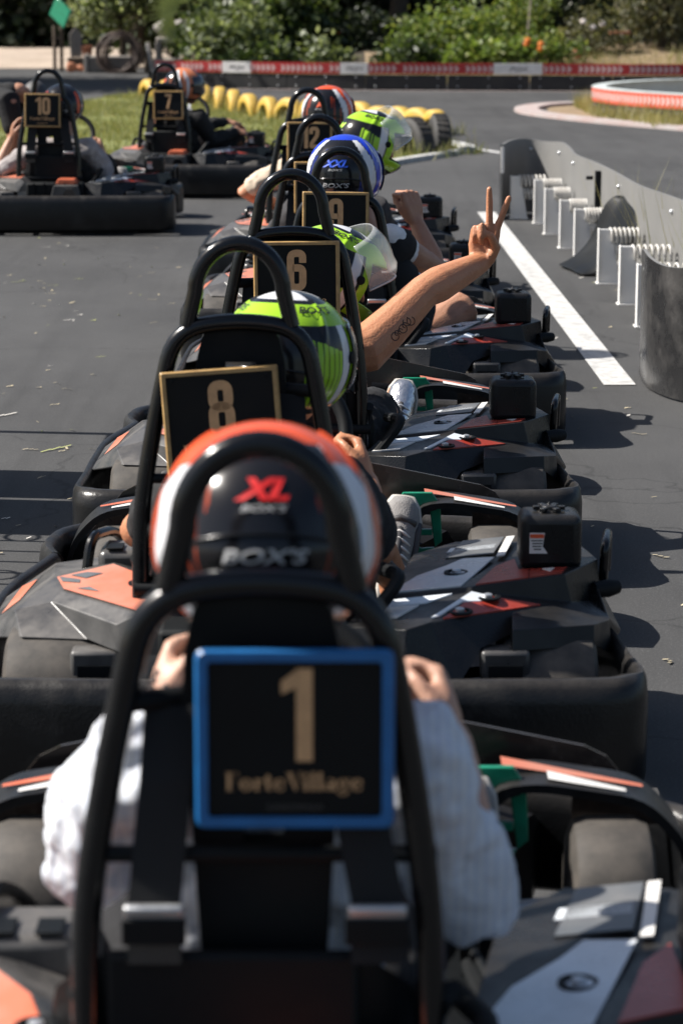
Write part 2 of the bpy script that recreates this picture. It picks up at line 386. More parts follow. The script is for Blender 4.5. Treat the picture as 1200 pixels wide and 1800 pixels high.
# ------------------------------------------------------------------ ground, road, kerbs
def ground_mat(name, base, base2, dirt, bump=0.35, gscale=0.9, speck=0.6):
    m = bpy.data.materials.new(name); m.use_nodes = True
    n = m.node_tree; L = n.links; b = n.nodes['Principled BSDF']; b.inputs['Roughness'].default_value = 0.82
    b.inputs['Specular IOR Level'].default_value = 0.35
    tc = n.nodes.new('ShaderNodeTexCoord')
    def noise(sc, det=6, ro=0.65, vec=None):
        x = n.nodes.new('ShaderNodeTexNoise'); x.inputs['Scale'].default_value = sc; x.inputs['Detail'].default_value = det; x.inputs['Roughness'].default_value = ro
        L.new(vec or tc.outputs['Object'], x.inputs['Vector']); return x.outputs['Fac']
    def rng(s, a, c, lo=0, hi=1):
        x = n.nodes.new('ShaderNodeMapRange'); x.inputs[1].default_value = a; x.inputs[2].default_value = c; x.inputs[3].default_value = lo; x.inputs[4].default_value = hi
        L.new(s, x.inputs[0]); return x.outputs[0]
    def mix(f, a, c):
        x = n.nodes.new('ShaderNodeMix'); x.data_type = 'RGBA'; L.new(f, x.inputs[0])
        for i, q in ((6, a), (7, c)):
            if isinstance(q, tuple): x.inputs[i].default_value = (*q, 1)
            else: L.new(q, x.inputs[i])
        return x.outputs[2]
    mp = n.nodes.new('ShaderNodeMapping'); mp.inputs['Scale'].default_value = (1, 0.35, 1); L.new(tc.outputs['Object'], mp.inputs[0])
    c = mix(rng(noise(gscale, 7, 0.7, mp.outputs[0]), 0.35, 0.68), base, base2)
    m2 = n.nodes.new('ShaderNodeMapping'); m2.inputs['Scale'].default_value = (5.0, 0.22, 1); m2.inputs['Rotation'].default_value = (0, 0, 0.12); L.new(tc.outputs['Object'], m2.inputs[0])
    c = mix(rng(noise(1.3, 5, 0.6, m2.outputs[0]), 0.5, 0.72, 0, 0.5), c, tuple(x * 0.62 for x in base))
    c = mix(rng(noise(5, 8, 0.75), 0.6, 0.78, 0, 0.45), c, dirt)
    c = mix(rng(noise(0.35, 4, 0.6), 0.45, 0.7, 0, 0.55), c, tuple(x * 1.25 for x in base2))
    c = mix(rng(noise(160, 3, 0.7), 0.55, 0.75, 0, speck), c, tuple(min(1, x * 2.2) for x in base2))
    vo = n.nodes.new('ShaderNodeTexVoronoi'); vo.feature = 'DISTANCE_TO_EDGE'; vo.inputs['Scale'].default_value = 0.55
    L.new(tc.outputs['Object'], vo.inputs['Vector'])
    nz = noise(2.2, 4)
    add = n.nodes.new('ShaderNodeVectorMath'); add.operation = 'ADD'
    sc = n.nodes.new('ShaderNodeVectorMath'); sc.operation = 'SCALE'; sc.inputs['Scale'].default_value = 0.9
    nc = n.nodes.new('ShaderNodeTexNoise'); nc.inputs['Scale'].default_value = 1.6; nc.inputs['Detail'].default_value = 6; L.new(tc.outputs['Object'], nc.inputs['Vector'])
    L.new(nc.outputs['Color'], sc.inputs[0]); L.new(tc.outputs['Object'], add.inputs[0]); L.new(sc.outputs[0], add.inputs[1]); L.new(add.outputs[0], vo.inputs['Vector'])
    c = mix(rng(vo.outputs['Distance'], 0.0, 0.006, 0.5, 0), c, (0.012, 0.012, 0.012))
    L.new(c, b.inputs['Base Color'])
    bp = n.nodes.new('ShaderNodeBump'); bp.inputs['Strength'].default_value = bump; bp.inputs['Distance'].default_value = 0.006
    L.new(noise(190, 4, 0.8), bp.inputs['Height']); L.new(bp.outputs[0], b.inputs['Normal'])
    return m
M['asphalt'] = ground_mat('asphalt', (0.036, 0.036, 0.0365), (0.063, 0.0625, 0.0625), (0.086, 0.080, 0.073), speck=0.9)
M['sand'] = ground_mat('sandy_path', (0.34, 0.27, 0.21), (0.44, 0.36, 0.29), (0.24, 0.19, 0.15), 0.3, 0.7, 0.2)
M['earth'] = ground_mat('dry_earth', (0.20, 0.145, 0.09), (0.28, 0.21, 0.13), (0.11, 0.09, 0.05), 0.6, 0.8, 0.3)
M['turf'] = ground_mat('turf', (0.14, 0.16, 0.045), (0.20, 0.21, 0.07), (0.25, 0.21, 0.11), 0.5, 1.2, 0.3)
M['paint'] = mat('road_paint', (0.52, 0.515, 0.50), 0.7, col2=(0.20, 0.195, 0.19), scale=16, amt=0.85, lo=0.46, hi=0.75, bump=0.3, bscale=150)
M['kerb'] = mat('kerb_paint', (0.40, 0.365, 0.35), 0.8, col2=(0.36, 0.21, 0.185), scale=3, amt=0.6, bump=0.3, bscale=80)

MB().add([(-120, -20, 0), (120, -20, 0), (120, 160, 0), (-120, 160, 0)], [(0, 1, 2, 3)]).build('asphalt_ground', M['asphalt'], smooth=0)['kind'] = 'structure'
def sheet(name, pts, z, m):
    mb = MB(); mb.add([(x, y, z) for x, y in pts], [tuple(range(len(pts)))])
    o = mb.build(name, m, smooth=0); o['kind'] = 'structure'; return o
grass_poly = [(-5.0, 26.5), (-4.3, 29.5), (-3.64, 33.2), (-3.1, 36.2), (-2.6, 36.1), (-1.9, 32.6), (-1.2, 30.0), (-.5, 28.9), (.4, 27.2), (1.0, 26.4), (1.14, 24.4), (1.12, 23.5), (.9, 22.6), (.3, 21.4), (-.4, 20.4), (-1.6, 19.6), (-3.4, 20.5), (-5, 24)]
sheet('lawn', grass_poly, 0.006, M['turf'])
sheet('sandy_path', [(-30, 47.6), (-3.0, 47.6), (-2.6, 43.5), (-1.6, 40.2), (1.0, 39.6), (40, 39.2), (40, 70), (-30, 70)], 0.006, M['sand'])
# planted embankment behind the barrier
mb = MB(); G = []
xs = [-3.2 + i * 1.2 for i in range(28)]; ys = [39.6, 41, 42.5, 44, 46, 49, 54, 62]; zs = [0.02, .22, .42, .55, .62, .6, .7, 1.0]
for j, y in enumerate(ys):
    for x in xs: G.append((x, y + 0.25 * math.sin(x), zs[j] * (0.35 if x < 0 else 1.0) * min(1, max(0.1, (x + 3.2) / 2)) + 0.05 * math.sin(x * 2.3 + j) * (j > 0) + 0.012))
n_ = len(xs)
mb.add(G, [(j * n_ + i, j * n_ + i + 1, (j + 1) * n_ + i + 1, (j + 1) * n_ + i) for j in range(len(ys) - 1) for i in range(n_ - 1)])
o = mb.build('embankment', [M['earth'], mat('shaded_litter_soil', (.028, .022, .014), .95, col2=(.055, .042, .025), scale=4, bump=.6, bscale=12)], smooth=180); o['kind'] = 'structure'
for p_ in o.data.polygons: p_.material_index = 1 if p_.center.y > 43.4 or p_.center.x < 1.0 else 0  # dark litter at the back and left, garden shade put into its colour
# wooded hill closing the view
mb = MB(); G = []
for j, (y, z) in enumerate(((73, 0), (76, 3), (82, 7), (98, 12), (125, 14))):
    for i in range(31): G.append((-90 + i * 6, y + 3 * math.sin(i * 1.7), z * (1 + 0.15 * math.sin(i * 2.1))))
mb.add(G, [(j * 31 + i, j * 31 + i + 1, (j + 1) * 31 + i + 1, (j + 1) * 31 + i) for j in range(4) for i in range(30)])
M['hill'] = mat('hill_scrub', (0.010, 0.014, 0.006), 0.95, col2=(0.02, 0.027, 0.010), scale=1.5, bump=0.8, bscale=3)
mb.build('wooded_hill', M['hill'], smooth=180)['kind'] = 'structure'

def strip(name, path, wd, z, m, h=0.0):
    mb = MB()
    for q in ribbon(path, wd):
        if h: mb.prism([(p.x, p.y) for p in q], z - 0.02, z + h)
        else: mb.add([(p.x, p.y, z) for p in q], [(0, 1, 2, 3)])
    o = mb.build(name, m, smooth=0); o['kind'] = 'structure'; return o
def crv(pts, n=8):
    P = [Vector((p[0], p[1])) for p in pts]; out = []
    for i in range(len(P) - 1):
        a, b, c, d = P[max(i - 1, 0)], P[i], P[i + 1], P[min(i + 2, len(P) - 1)]
        for k in range(n):
            t = k / n
            out.append(0.5 * ((2 * b) + (c - a) * t + (2 * a - 5 * b + 4 * c - d) * t * t + (3 * b - a - 3 * c + d) * t ** 3))
    return out + [P[-1]]
strip('painted_line', [(1.085, 9.33), (1.0, 16.8)], 0.125, 0.004, M['paint'])
strip('painted_line', [(1.06, 24.25), (1.6, 22.7)], 0.11, 0.004, M['paint'])
strip('white_kerb', crv([(-.55, 19.55), (.0, 20.35), (.5, 21.56), (.86, 22.35), (1.2, 23.2), (1.2, 23.7), (1.06, 24.2)]), 0.10, 0.008, M['paint'], 0.035)
strip('pink_kerb', crv([(4.4, 33.3), (3.44, 32.95), (2.75, 32.4), (2.4, 31.5), (2.34, 30.6), (2.5, 29.7), (3.0, 28.35), (3.75, 26.85), (4.4, 25.8)]), 0.30, 0.006, M['kerb'], 0.03)
strip('barrier_kerb', crv([(-3.2, 38.75), (-1.77, 37.95), (0, 37.35), (1.7, 37.1), (3.4, 36.9), (5.1, 36.7), (8, 36.9)]), 0.13, 0.005, M['kerb'])
sheet('island_verge', [(q.x, q.y) for q in crv([(4.6, 33.0), (3.4, 32.6), (2.75, 31.9), (2.6, 30.8), (2.75, 29.8), (3.2, 28.5), (3.95, 27.1), (4.6, 26.2)])], 0.008, M['earth'])

# ------------------------------------------------------------------ kart
def pod_mesh(sgn):
    """side pod shell; sgn +1 right, -1 mirrored left"""
    mb = MB()
    def a(v, f, m=0):
        mb.add([(sgn * x, y, z) for x, y, z in v], f, m)
    p1 = plane((.17, .06, .335), (.34, .062, .352), (.33, .56, .33)); p2 = plane((.34, .062, .352), (.53, .135, .36), (.47, .56, .33))
    p3 = plane((.135, .045, .325), (.34, .055, .343), (.205, -.15, .32)); p4 = plane((.34, .055, .343), (.50, .095, .306), (.25, -.115, .325))
    A = (.17, .06, .335); B = (.235, .46, p1(.235, .46)); C = (.33, .56, .33); D = (.47, .56, .33); I2 = (.595, .46, p2(.595, .46)); I = (.612, .28, p2(.612, .28)); H = (.53, .135, .36); G_ = (.34, .062, .352)
    a([A, G_, D, C, B], [(0, 1, 2, 3, 4)]); a([G_, H, I, I2, D], [(0, 1, 2, 3, 4)])
    H2 = (.545, .13, p4(.545, .13)); I3 = (.618, .27, .275); G2 = (.34, .055, .343)
    a([G_, H, H2, G2], [(0, 1, 2, 3)]); a([H, I, I3, H2], [(0, 1, 2, 3)])
    lo = lambda p, z=.13, k=.97: (p[0] * k, p[1], z)
    a([I, I2, lo(I2), lo(I3)], [(0, 1, 2, 3)]); a([I3, I, lo(I3)], [(0, 1, 2)])
    a([I2, D, lo(D), lo(I2)], [(0, 1, 2, 3)]); a([D, C, lo(C), lo(D)], [(0, 1, 2, 3)]); a([C, B, lo(B, .14), lo(C)], [(0, 1, 2, 3)])
    a([B, A, lo(A, .16), lo(B, .14)], [(0, 1, 2, 3)])
    A2 = (.135, .045, .325); J = (.50, .095, .306); L_ = (.42, .03, p4(.42, .03)); M_ = (.25, -.115, .325); K = (.205, -.15, .32); N = (.085, -.10, p3(.085, -.10))
    a([A2, G2, M_, K, N], [(0, 1, 2, 3, 4)]); a([G2, H2, J, L_, M_], [(0, 1, 2, 3, 4)])
    a([A, A2, N, (.10, -.06, .18), (.14, .05, .16)], [(0, 1, 2, 3, 4)]); a([A, G_, G2, A2], [(0, 1, 2, 3)])
    N_ = (.075, -.125, .25); K_ = (.195, -.175, .235); M2 = (.30, -.145, .20); L2 = (.43, -.02, .285); J2 = (.52, .06, .285)
    a([N, K, K_, N_], [(0, 1, 2, 3)]); a([K, M_, M2, K_], [(0, 1, 2, 3)]); a([M_, L_, L2, (.35, -.085, .265), M2], [(0, 1, 2, 3, 4)]); a([L_, J, J2, L2], [(0, 1, 2, 3)])
    a([J, H2, I3, (.615, .10, .275), J2], [(0, 1, 2, 3, 4)])
    # wheel cover
    P1 = (.41, -.085, .302); P2 = (.575, -.02, .296); P3 = (.618, .10, .275); P4 = (.50, .08, .31); P5 = (.415, .0, .312)
    a([P1, P2, P3, P4, P5], [(0, 1, 2, 3, 4)])
    b = lambda p, z: (p[0], p[1] - .012, z)
    a([P1, P2, b(P2, .258), b(P1, .262)], [(0, 1, 2, 3)]); a([P2, P3, (.625, .11, .2), b(P2, .258)], [(0, 1, 2, 3)]); a([P1, P5, (.41, .0, .27), b(P1, .262)], [(0, 1, 2, 3)])
    return mb

def bolt_mb(c, r=.026, nrm=None, big=True):
    mb = MB(); x, y, z = c
    mb.lathe([(r, .001), (r, .005), (r * .72, .006), (r * .62, .001), (.001, .001)], 20, 0, 'Z', c)
    mb.lathe([(r * .36, .001), (r * .36, .009), (r * .2, .011), (.001, .011)], 12, 1, 'Z', c)
    return mb

def build_kart():
    k = empty('go_kart', (0, 0, 0))
    P = M['plastic']
    # --- wrap-round bumper
    pr = [(-.42, .0), (.0, .0)]
    def wall(path, wds, prof, name, m):
        mb = MB(); Pp = fillet([(x, y, 0) for x, y in path], [0] + [.11] * (len(path) - 2) + [0], 5); n = len(Pp)
        L0 = [0]
        for i in range(1, n): L0.append(L0[-1] + (Pp[i] - Pp[i - 1]).length)
        rings = []
        for i, p in enumerate(Pp):
            t = (Pp[min(i + 1, n - 1)] - Pp[max(i - 1, 0)]).normalized(); nn = Vector((t.y, -t.x, 0))
            wd, top = wds(p)
            rings.append([(p.x - nn.x * o * wd, p.y - nn.y * o * wd, z if z < .12 else .12 + (z - .12) * (top - .12) / .13) for o, z in prof])
        mb.loft(rings); return mb.build(name, m, k, smooth=50)
    prof = [(.12, .035), (.02, .05), (0, .12), (0, .205), (.10, .235), (.32, .25), (.62, .248), (.9, .232), (1, .20), (1.0, .10), (.6, .05)]
    rear = [(-.60, .86), (-.668, .55), (-.675, .2), (-.668, -.27), (0, -.295), (.668, -.27), (.655, .1), (.622, .34), (.625, .46)]
    wall(rear, lambda p: (.075 if p.y < -.2 else .034, .25 if p.y < -.15 else .235), prof, 'rear_bumper', M['bumper'])
    fr = [(.61, .90), (.645, 1.0), (.625, 1.2), (.42, 1.32), (0, 1.36), (-.42, 1.32), (-.625, 1.2), (-.645, 1.0), (-.61, .90)]
    wall(fr, lambda p: (.045, .225), prof, 'front_bumper', M['bumper'])
    # --- floor and chassis
    MB().box((0, .62, .045), (.56, 1.1, .012)).build('floor_pan', M['satin'], k)
    mb = MB()
    for sx in (-1, 1):
        mb.tube(fillet([(sx * .30, -.2, .09), (sx * .31, .4, .085), (sx * .22, .85, .085), (sx * .24, 1.22, .085)], .1), .016, 10)
        mb.tube([(sx * .30, .35, .085), (sx * .60, .35, .12)], .012, 8); mb.tube([(sx * .30, 1.02, .12), (sx * .52, 1.03, .13)], .014, 8)
    mb.tube([(-.62, 0, .14), (.62, 0, .14)], .02, 12); mb.tube([(-.3, -.2, .09), (.3, -.2, .09)], .016, 10); mb.tube([(-.24, 1.22, .085), (.24, 1.22, .085)], .016, 10)
    mb.build('chassis_frame', M['satin'], k)
    # --- wheels
    def wheel(x, y, r, wd, name='wheel'):
        mb = MB(); h = wd / 2
        mb.lathe([(r * .55, -h), (r * .82, -h), (r * .95, -h * .9), (r, -h * .6), (r * 1.005, 0), (r, h * .6), (r * .95, h * .9), (r * .82, h), (r * .55, h)], 36, 0, 'X')
        o = mb.build(name, M['tyre'], k); o.location = (x, y, r)
        mb = MB(); mb.lathe([(.03, -h * .5), (r * .5, -h * .6), (r * .56, -h * .98), (r * .56, h * .98), (r * .5, h * .6), (.03, h * .5)], 24, 0, 'X')
        mb.build('rim', M['rim'], o)
    for sx in (-1, 1):
        wheel(sx * .485, .02, .142, .19); wheel(sx * .445, 1.03, .13, .125)
    # --- side pods
    zU1 = plane((.17, .06, .335), (.34, .062, .352), (.33, .56, .33)); zU2 = plane((.34, .062, .352), (.53, .135, .36), (.47, .56, .33))
    zL1 = plane((.135, .045, .325), (.34, .055, .343), (.205, -.15, .32)); zL2 = plane((.34, .055, .343), (.50, .095, .306), (.25, -.115, .325))
    def stick(par, polys):
        for nm, m, zf, pts in polys:
            mb = MB(); s = [(x, y, zf(abs(x), y) + .003) for x, y in pts]; s2 = [(x, y, z - .003) for x, y, z in s]
            n = len(s); mb.add(s + s2, [tuple(range(n))] + [(i, (i + 1) % n, (i + 1) % n + n, i + n) for i in range(n)])
            mb.build(nm, m, par, smooth=0)
    pr_ = pod_mesh(1).build('side_pod', [P], k, smooth=14, bevel=.012, seg=3)
    pr_.modifiers.clear()
    bm_ = bmesh.new(); bm_.from_mesh(pr_.data); bmesh.ops.remove_doubles(bm_, verts=bm_.verts, dist=.004); bmesh.ops.recalc_face_normals(bm_, faces=bm_.faces); bm_.to_mesh(pr_.data); bm_.free()
    pr_.data.polygons.foreach_set('use_smooth', [True] * len(pr_.data.polygons))
    bv = pr_.modifiers.new('bevel', 'BEVEL'); bv.width = .013; bv.segments = 4; bv.limit_method = 'ANGLE'; bv.angle_limit = R(12); bv.harden_normals = True
    zU1b = lambda x, y: min(zU1(x, y), 1) if y < .3 else zU1(x, y)
    stick(pr_, [
        ('sticker', M['white'], zU1, [(.178, .072), (.318, .070), (.372, .24), (.40, .33), (.335, .345), (.30, .29), (.235, .21)]),
        ('sticker', M['grey'], zU1, [(.30, .37), (.40, .37), (.435, .545), (.345, .545)]),
        ('sticker', M['purewhite'], zU1, [(.405, .34), (.422, .34), (.458, .545), (.44, .545)]),
        ('sticker', M['white'], zU1, [(.305, .43), (.405, .43), (.412, .47), (.315, .47)]),
        ('sticker', M['red'], zU2, [(.347, .07), (.455, .112), (.463, .205), (.442, .206), (.442, .33), (.40, .265)]),
        ('sticker', M['red'], zU2, [(.457, .113), (.524, .140), (.540, .198), (.465, .204)]),
        ('sticker', M['purewhite'], lambda x, y: zU2(x, y) + .001, [(.488, .192), (.515, .194), (.502, .155)]),
        ('sticker', M['white'], zL1, [(.15, .036), (.30, .046), (.245, .0), (.145, -.008)]),
        ('sticker', M['purewhite'], zL1, [(.143, -.012), (.232, -.010), (.188, -.075), (.115, -.075)]),
        ('sticker', M['white'], zL2, [(.338, .050), (.375, .054), (.355, .022), (.318, .0), (.268, -.085), (.252, -.10)]),
        ('sticker', M['red'], zL2, [(.358, .020), (.379, .054), (.478, .079), (.416, .026), (.276, -.090), (.322, -.002)]),
    ])
    for c in ((.315, .20, zU1(.315, .20)), (.37, .045, zL2(.37, .045)), (.31, -.045, zL2(.31, -.045))):
        bolt_mb(c).build('bolt', [M['satin'], M['steel']], pr_)
    def slotbox(sx, par):
        mb = MB(); mb.box((sx * .397, -.072, .232), (.095, .06, .062)); o = mb.build('vent_box', M['scuff'], par, bevel=.008)
        q = MB(); q.box((sx * .397, -.104, .222), (.066, .004, .026)); q.build('slot', M['satin'], o)
    slotbox(1, pr_)
    mb = MB()
    La, Lb, Lc, Ld, Le, Lf = (-.507, .18, .34), (-.387, .22, .36), (-.330, .13, .362), (-.285, -.02, .355), (-.31, -.12, .343), (-.484, .105, .332)
    R1, R2, E2, F0 = (-.498, .06, .322), (-.353, -.10, .316), (-.285, -.14, .325), (-.575, .09, .298)
    B1, B2, B3 = (-.545, -.04, .276), (-.416, -.045, .272), (-.33, -.13, .262)
    O1, O2, O3, O4 = (-.655, .16, .222), (-.66, .48, .215), (-.53, .42, .315), (-.40, .50, .315)
    G1, G2, G3 = (-.22, .20, .30), (-.20, .0, .29), (-.22, -.15, .27)
    for q in ([Lf, Le, Ld, Lc, Lb, La], [Lf, R1, R2, Le], [Le, R2, E2], [R1, F0, B1, B2], [R1, B2, B3, R2], [R2, B3, E2], [La, F0, R1, Lf], [La, O1, F0], [La, O3, O2, O1],
              [La, Lb, O4, O3], [Lb, Lc, G1], [Lb, G1, (-.25, .48, .28), O4], [Lc, Ld, G2, G1], [Ld, Le, E2, G2], [E2, G3, G2], [F0, O1, B1], [E2, B3, G3],
              [G1, G2, (-.19, .0, .15), (-.20, .4, .15)], [G2, G3, (-.20, -.16, .17), (-.19, .0, .15)], [G3, B3, (-.32, -.15, .20), (-.20, -.16, .17)],
              [O3, O4, (-.40, .52, .15), (-.62, .52, .15), O2], [O4, (-.25, .48, .28), (-.25, .5, .15), (-.40, .52, .15)]):
        mb.add(q, [tuple(range(len(q)))])
    bm_ = bmesh.new()
    pl = mb.build('side_pod', [M['scuff']], k, smooth=0)
    bm_.from_mesh(pl.data); bmesh.ops.remove_doubles(bm_, verts=bm_.verts, dist=1e-5); bmesh.ops.recalc_face_normals(bm_, faces=bm_.faces); bm_.to_mesh(pl.data); bm_.free()
    pl.data.polygons.foreach_set('use_smooth', [True] * len(pl.data.polygons)); pl.data.update()
    sd = pl.modifiers.new('t', 'SOLIDIFY'); sd.thickness = .006; sd.offset = -1
    bv = pl.modifiers.new('bevel', 'BEVEL'); bv.width = .014; bv.segments = 4; bv.limit_method = 'ANGLE'; bv.angle_limit = R(8); bv.harden_normals = True
    zt = plane(Lf, Le, Lb)
    zA = lambda x, y: zt(x, y) + .005
    stick(pl, [])
    def raw(m, pts, off=.004):
        q = MB(); q.add([(x, y, z + off) for x, y, z in pts], [tuple(range(len(pts)))]); q.build('sticker', m, pl, smooth=0)
    def mixp(*w): # weighted mean of corner points
        C_ = (Lf, Le, Ld, Lc, Lb, La); return tuple(sum(a_ * c[i] for a_, c in zip(w, C_)) / sum(w) for i in range(3))
    cen = mixp(1, 1, 1, 1, 1, 1)
    def ins(p, t): return tuple(p[i] * (1 - t) + cen[i] * t for i in range(3))
    q6 = [ins(p, .07) for p in (Lf, Le, Ld, Lc, Lb, La)]
    q = MB(); q.add([(x, y, z + .004) for x, y, z in q6 + [cen]], [(i, (i + 1) % 6, 6) for i in range(6)]); q.build('sticker', M['orange'], pl, smooth=0)
    # wedge-shaped dark flashes and a white corner over the orange, laid on the same fan of planes
    def fan(i, u, v): # point on fan triangle i
        p, r_ = q6[i], q6[(i + 1) % 6]; return tuple(cen[j] + (p[j] - cen[j]) * u + (r_[j] - cen[j]) * v for j in range(3))
    raw(M['grey'], [fan(5, .95, .0), fan(5, .55, .0), fan(5, .30, .30), fan(5, .55, .40)], .0055)
    raw(M['grey'], [fan(4, .15, .75), fan(4, .1, .45), fan(4, .45, .15), fan(4, .40, .45)], .0055)
    raw(M['grey'], [fan(0, .75, .05), fan(0, .45, .05), fan(0, .35, .25)], .0055)
    raw(M['purewhite'], [fan(1, .55, .45), fan(1, .25, .75), fan(1, .02, .98), fan(1, .35, .65)], .0055)
    raw(M['orange'], [ (-.585, .24, .272), (-.560, .34, .292), (-.60, .40, .262), (-.625, .25, .240)], .007)
    bolt_mb((-.315, .03, .364)).build('bolt', [M['satin'], M['steel']], pl)
    slotbox(-1, pl)
    # outer slope from pod to bumper, both sides
    for sx, mm in ((1, M['plastic']),):
        mb = MB(); q = [(.60, .28, .33), (.60, .46, .315), (.655, .52, .215), (.66, .24, .215), (.62, .12, .27)]
        mb.add([(sx * x, y, z) for x, y, z in q] + [(sx * x * .97, y, z - .03) for x, y, z in q], [(0, 1, 2, 3, 4), (9, 8, 7, 6, 5)] + [(i, (i + 1) % 5, (i + 1) % 5 + 5, i + 5) for i in range(5)])
        o = mb.build('pod_flank', mm, k, smooth=0, bevel=.005)
        if sx < 0:
            f = MB(); q = [(.607, .30, .320), (.607, .42, .312), (.638, .38, .255), (.645, .26, .240)]
            f.add([(-x - .003, y, z + .003) for x, y, z in q], [(0, 1, 2, 3)]); f.build('sticker', M['orange'], o, smooth=0)
    # --- front fenders with striped edge
    for sx in (-1, 1):
        c = fillet([(sx * .25, 0, .17), (sx * .255, 0, .305), (sx * .33, 0, .318), (sx * .50, 0, .292), (sx * .565, 0, .225), (sx * .585, 0, .15)], .04, 4)
        mb = MB(); rings = []
        for p in c:
            rings.append([(p.x, 1.035, p.z), (p.x, 1.14, p.z + .006), (p.x * .985 if abs(p.x) > .3 else p.x + sx * .012, 1.14, p.z - .012), (p.x * .985 if abs(p.x) > .3 else p.x + sx * .012, 1.035, p.z - .014)])
        mb.loft(rings); o = mb.build('front_fender', P, k, smooth=40)
        f = lambda x: .318 - (abs(x) - .33) * .155 + .0045
        for m_, y0, y1, x0, x1 in ((M['orange'], 1.088, 1.125, .28, .50), (M['purewhite'], 1.052, 1.086, .35, .47)):
            s = MB(); s.add([(sx * x0, y0, f(x0)), (sx * x1, y0 - .006, f(x1)), (sx * x1, y0 + .004, f(x1) + .001), (sx * x0, y1, f(x0) + .002)], [(0, 1, 2, 3)]); s.build('stripe', m_, o, smooth=0)
        MB().box((sx * .245, 1.07, .18), (.02, .12, .16)).build('fender_bracket', M['scuff'], o, bevel=.004)
        MB().tube([(sx * .24, 1.0, .12), (sx * .46, 1.02, .14)], .012, 8).build('stub_axle', M['steel'], o)
    # --- nose and smoked front panel
    mb = MB(); rr = []
    for y, wd, z0, z1 in ((1.06, .20, .06, .2), (1.2, .34, .06, .24), (1.3, .36, .06, .19), (1.33, .3, .07, .15)):
        rr.append([(-wd, y, z0), (wd, y, z0), (wd, y, z1 - .03), (wd * .7, y, z1), (-wd * .7, y, z1), (-wd, y, z1 - .03)])
    mb.loft(rr); mb.build('nose_cone', P, k, smooth=30)
    out = [(-.545, .185), (-.455, .295), (-.42, .312), (-.14, .368), (-.1, .371), (-.06, .362), (.06, .362), (.1, .371), (.14, .368), (.42, .312), (.455, .295), (.545, .185)]
    mb = MB()
    def pz(x, z): return 1.18 + .12 * (z - .2)
    def slab(poly):
        v = [(x, pz(x, z), z + .015) for x, z in poly] + [(x, pz(x, z) + .007, z + .015) for x, z in poly]; n = len(poly)
        mb.add(v, [tuple(range(n)), tuple(range(2 * n - 1, n - 1, -1))] + [(i, (i + 1) % n, (i + 1) % n + n, i + n) for i in range(n)])
    top = [(-.40, .255), (-.13, .285), (.13, .285), (.40, .255)]
    slab(out[1:11] + [(.40, .255), (.36, .268), (.13, .285), (-.13, .285), (-.36, .268), (-.40, .255)])
    slab([(-.545, .185), (-.40, .185), (-.40, .2549), (-.455, .295)][::-1]); slab([(.545, .185), (.40, .185), (.40, .2549), (.455, .295)])
    slab([(-.13, .185), (.13, .185), (.13, .2848), (-.13, .2848)])
    mb.build('front_panel', M['panel'], k, smooth=0)
    # --- fuel tank
    mb = MB(); mb.box((.509, .265, .405), (.126, .11, .115))
    tk = mb.build('fuel_tank', M['plastic'], k, bevel=.018, seg=4)
    mb = MB(); mb.lathe([(.026, .460), (.026, .464), (.018, .466), (.016, .474), (.004, .476), (.001, .482)], 20, 0, 'Z', (.507, .265, 0))
    for a in range(6):
        an = a * math.pi / 3; mb.box((.507 + .026 * math.cos(an), .265 + .026 * math.sin(an), .469), (.014, .012, .008), 0, (0, 0, an))
    mb.build('filler_cap', M['plastic'], tk, bevel=.002)
    mb = MB(); mb.prism([(.464, .385), (.501, .385), (.491, .40), (.495, .428), (.464, .428)], .2085, .2098, 0, 'XZ'); lb = mb.build('label', M['purewhite'], tk, smooth=0)
    MB().box((.479, .208, .4215), (.028, .0016, .008)).build('label_stripe', M['txt_orange'], tk, smooth=0)
    mb = MB()
    for i in range(4): mb.box((.479 + (i % 2) * .001, .208, .412 - i * .006), (.024 - .003 * i, .0012, .0022))
    mb.build('label_print', M['numdim'], tk, smooth=0)
    # --- right-hand exhaust loop
    mb = MB()
    mb.tube(fillet([(.625, .30, .29), (.628, .29, .385), (.645, .40, .39), (.645, .42, .30)], .025, 5), .010, 12)
    mb.build('side_handle', M['gloss'], k)
    mb = MB(); mb.tube([(.60, .24, .30), (.63, .255, .30), (.652, .27, .30)], [.016, .019, .015], 16); mb.build('muffler', M['satin'], k)
    # --- engine cover, hexagonal duct and orange lid in the middle
    mb = MB(); mb.prism([(-.10, .14), (.06, .14), (.075, .24), (.06, .31), (-.09, .31), (-.11, .24)], -.23, -.02, 0, 'XZ'); ec = mb.build('engine_cover', M['scuff'], k, smooth=0, bevel=.006)
    mb = MB(); mb.prism([(-.085, .312), (.055, .312), (.035, .345), (-.07, .345)], -.16, -.03, 0, 'XZ'); mb.build('cover_lid', M['orange'], ec, smooth=0, bevel=.006)
    hx = [(.008 + .05 * math.cos(R(a)), .255 + .045 * math.sin(R(a))) for a in range(0, 360, 60)]
    hi = [(.008 + .042 * math.cos(R(a)), .255 + .037 * math.sin(R(a))) for a in range(0, 360, 60)]
    mb = MB(); mb.loft([[(x, -.245, z) for x, z in hx], [(x, -.245, z) for x, z in hi], [(x, -.12, z) for x, z in hi], [(x, -.12, z) for x, z in hx]], 0, False, True); mb.build('air_duct', M['scuff'], ec, smooth=0)
    MB().prism(hi, -.236, -.232, 0, 'XZ').build('duct_mouth', M['visor_dark'], ec, smooth=0)
    # air filter box on left
    mb = MB(); mb.box((-.36, .33, .345), (.13, .12, .06)); ab = mb.build('air_box', M['scuff'], k, bevel=.015)
    for dx in (-.03, .03): MB().box((-.36 + dx, .30, .379), (.034, .05, .004)).build('inlet', M['satin'], ab, bevel=.001)
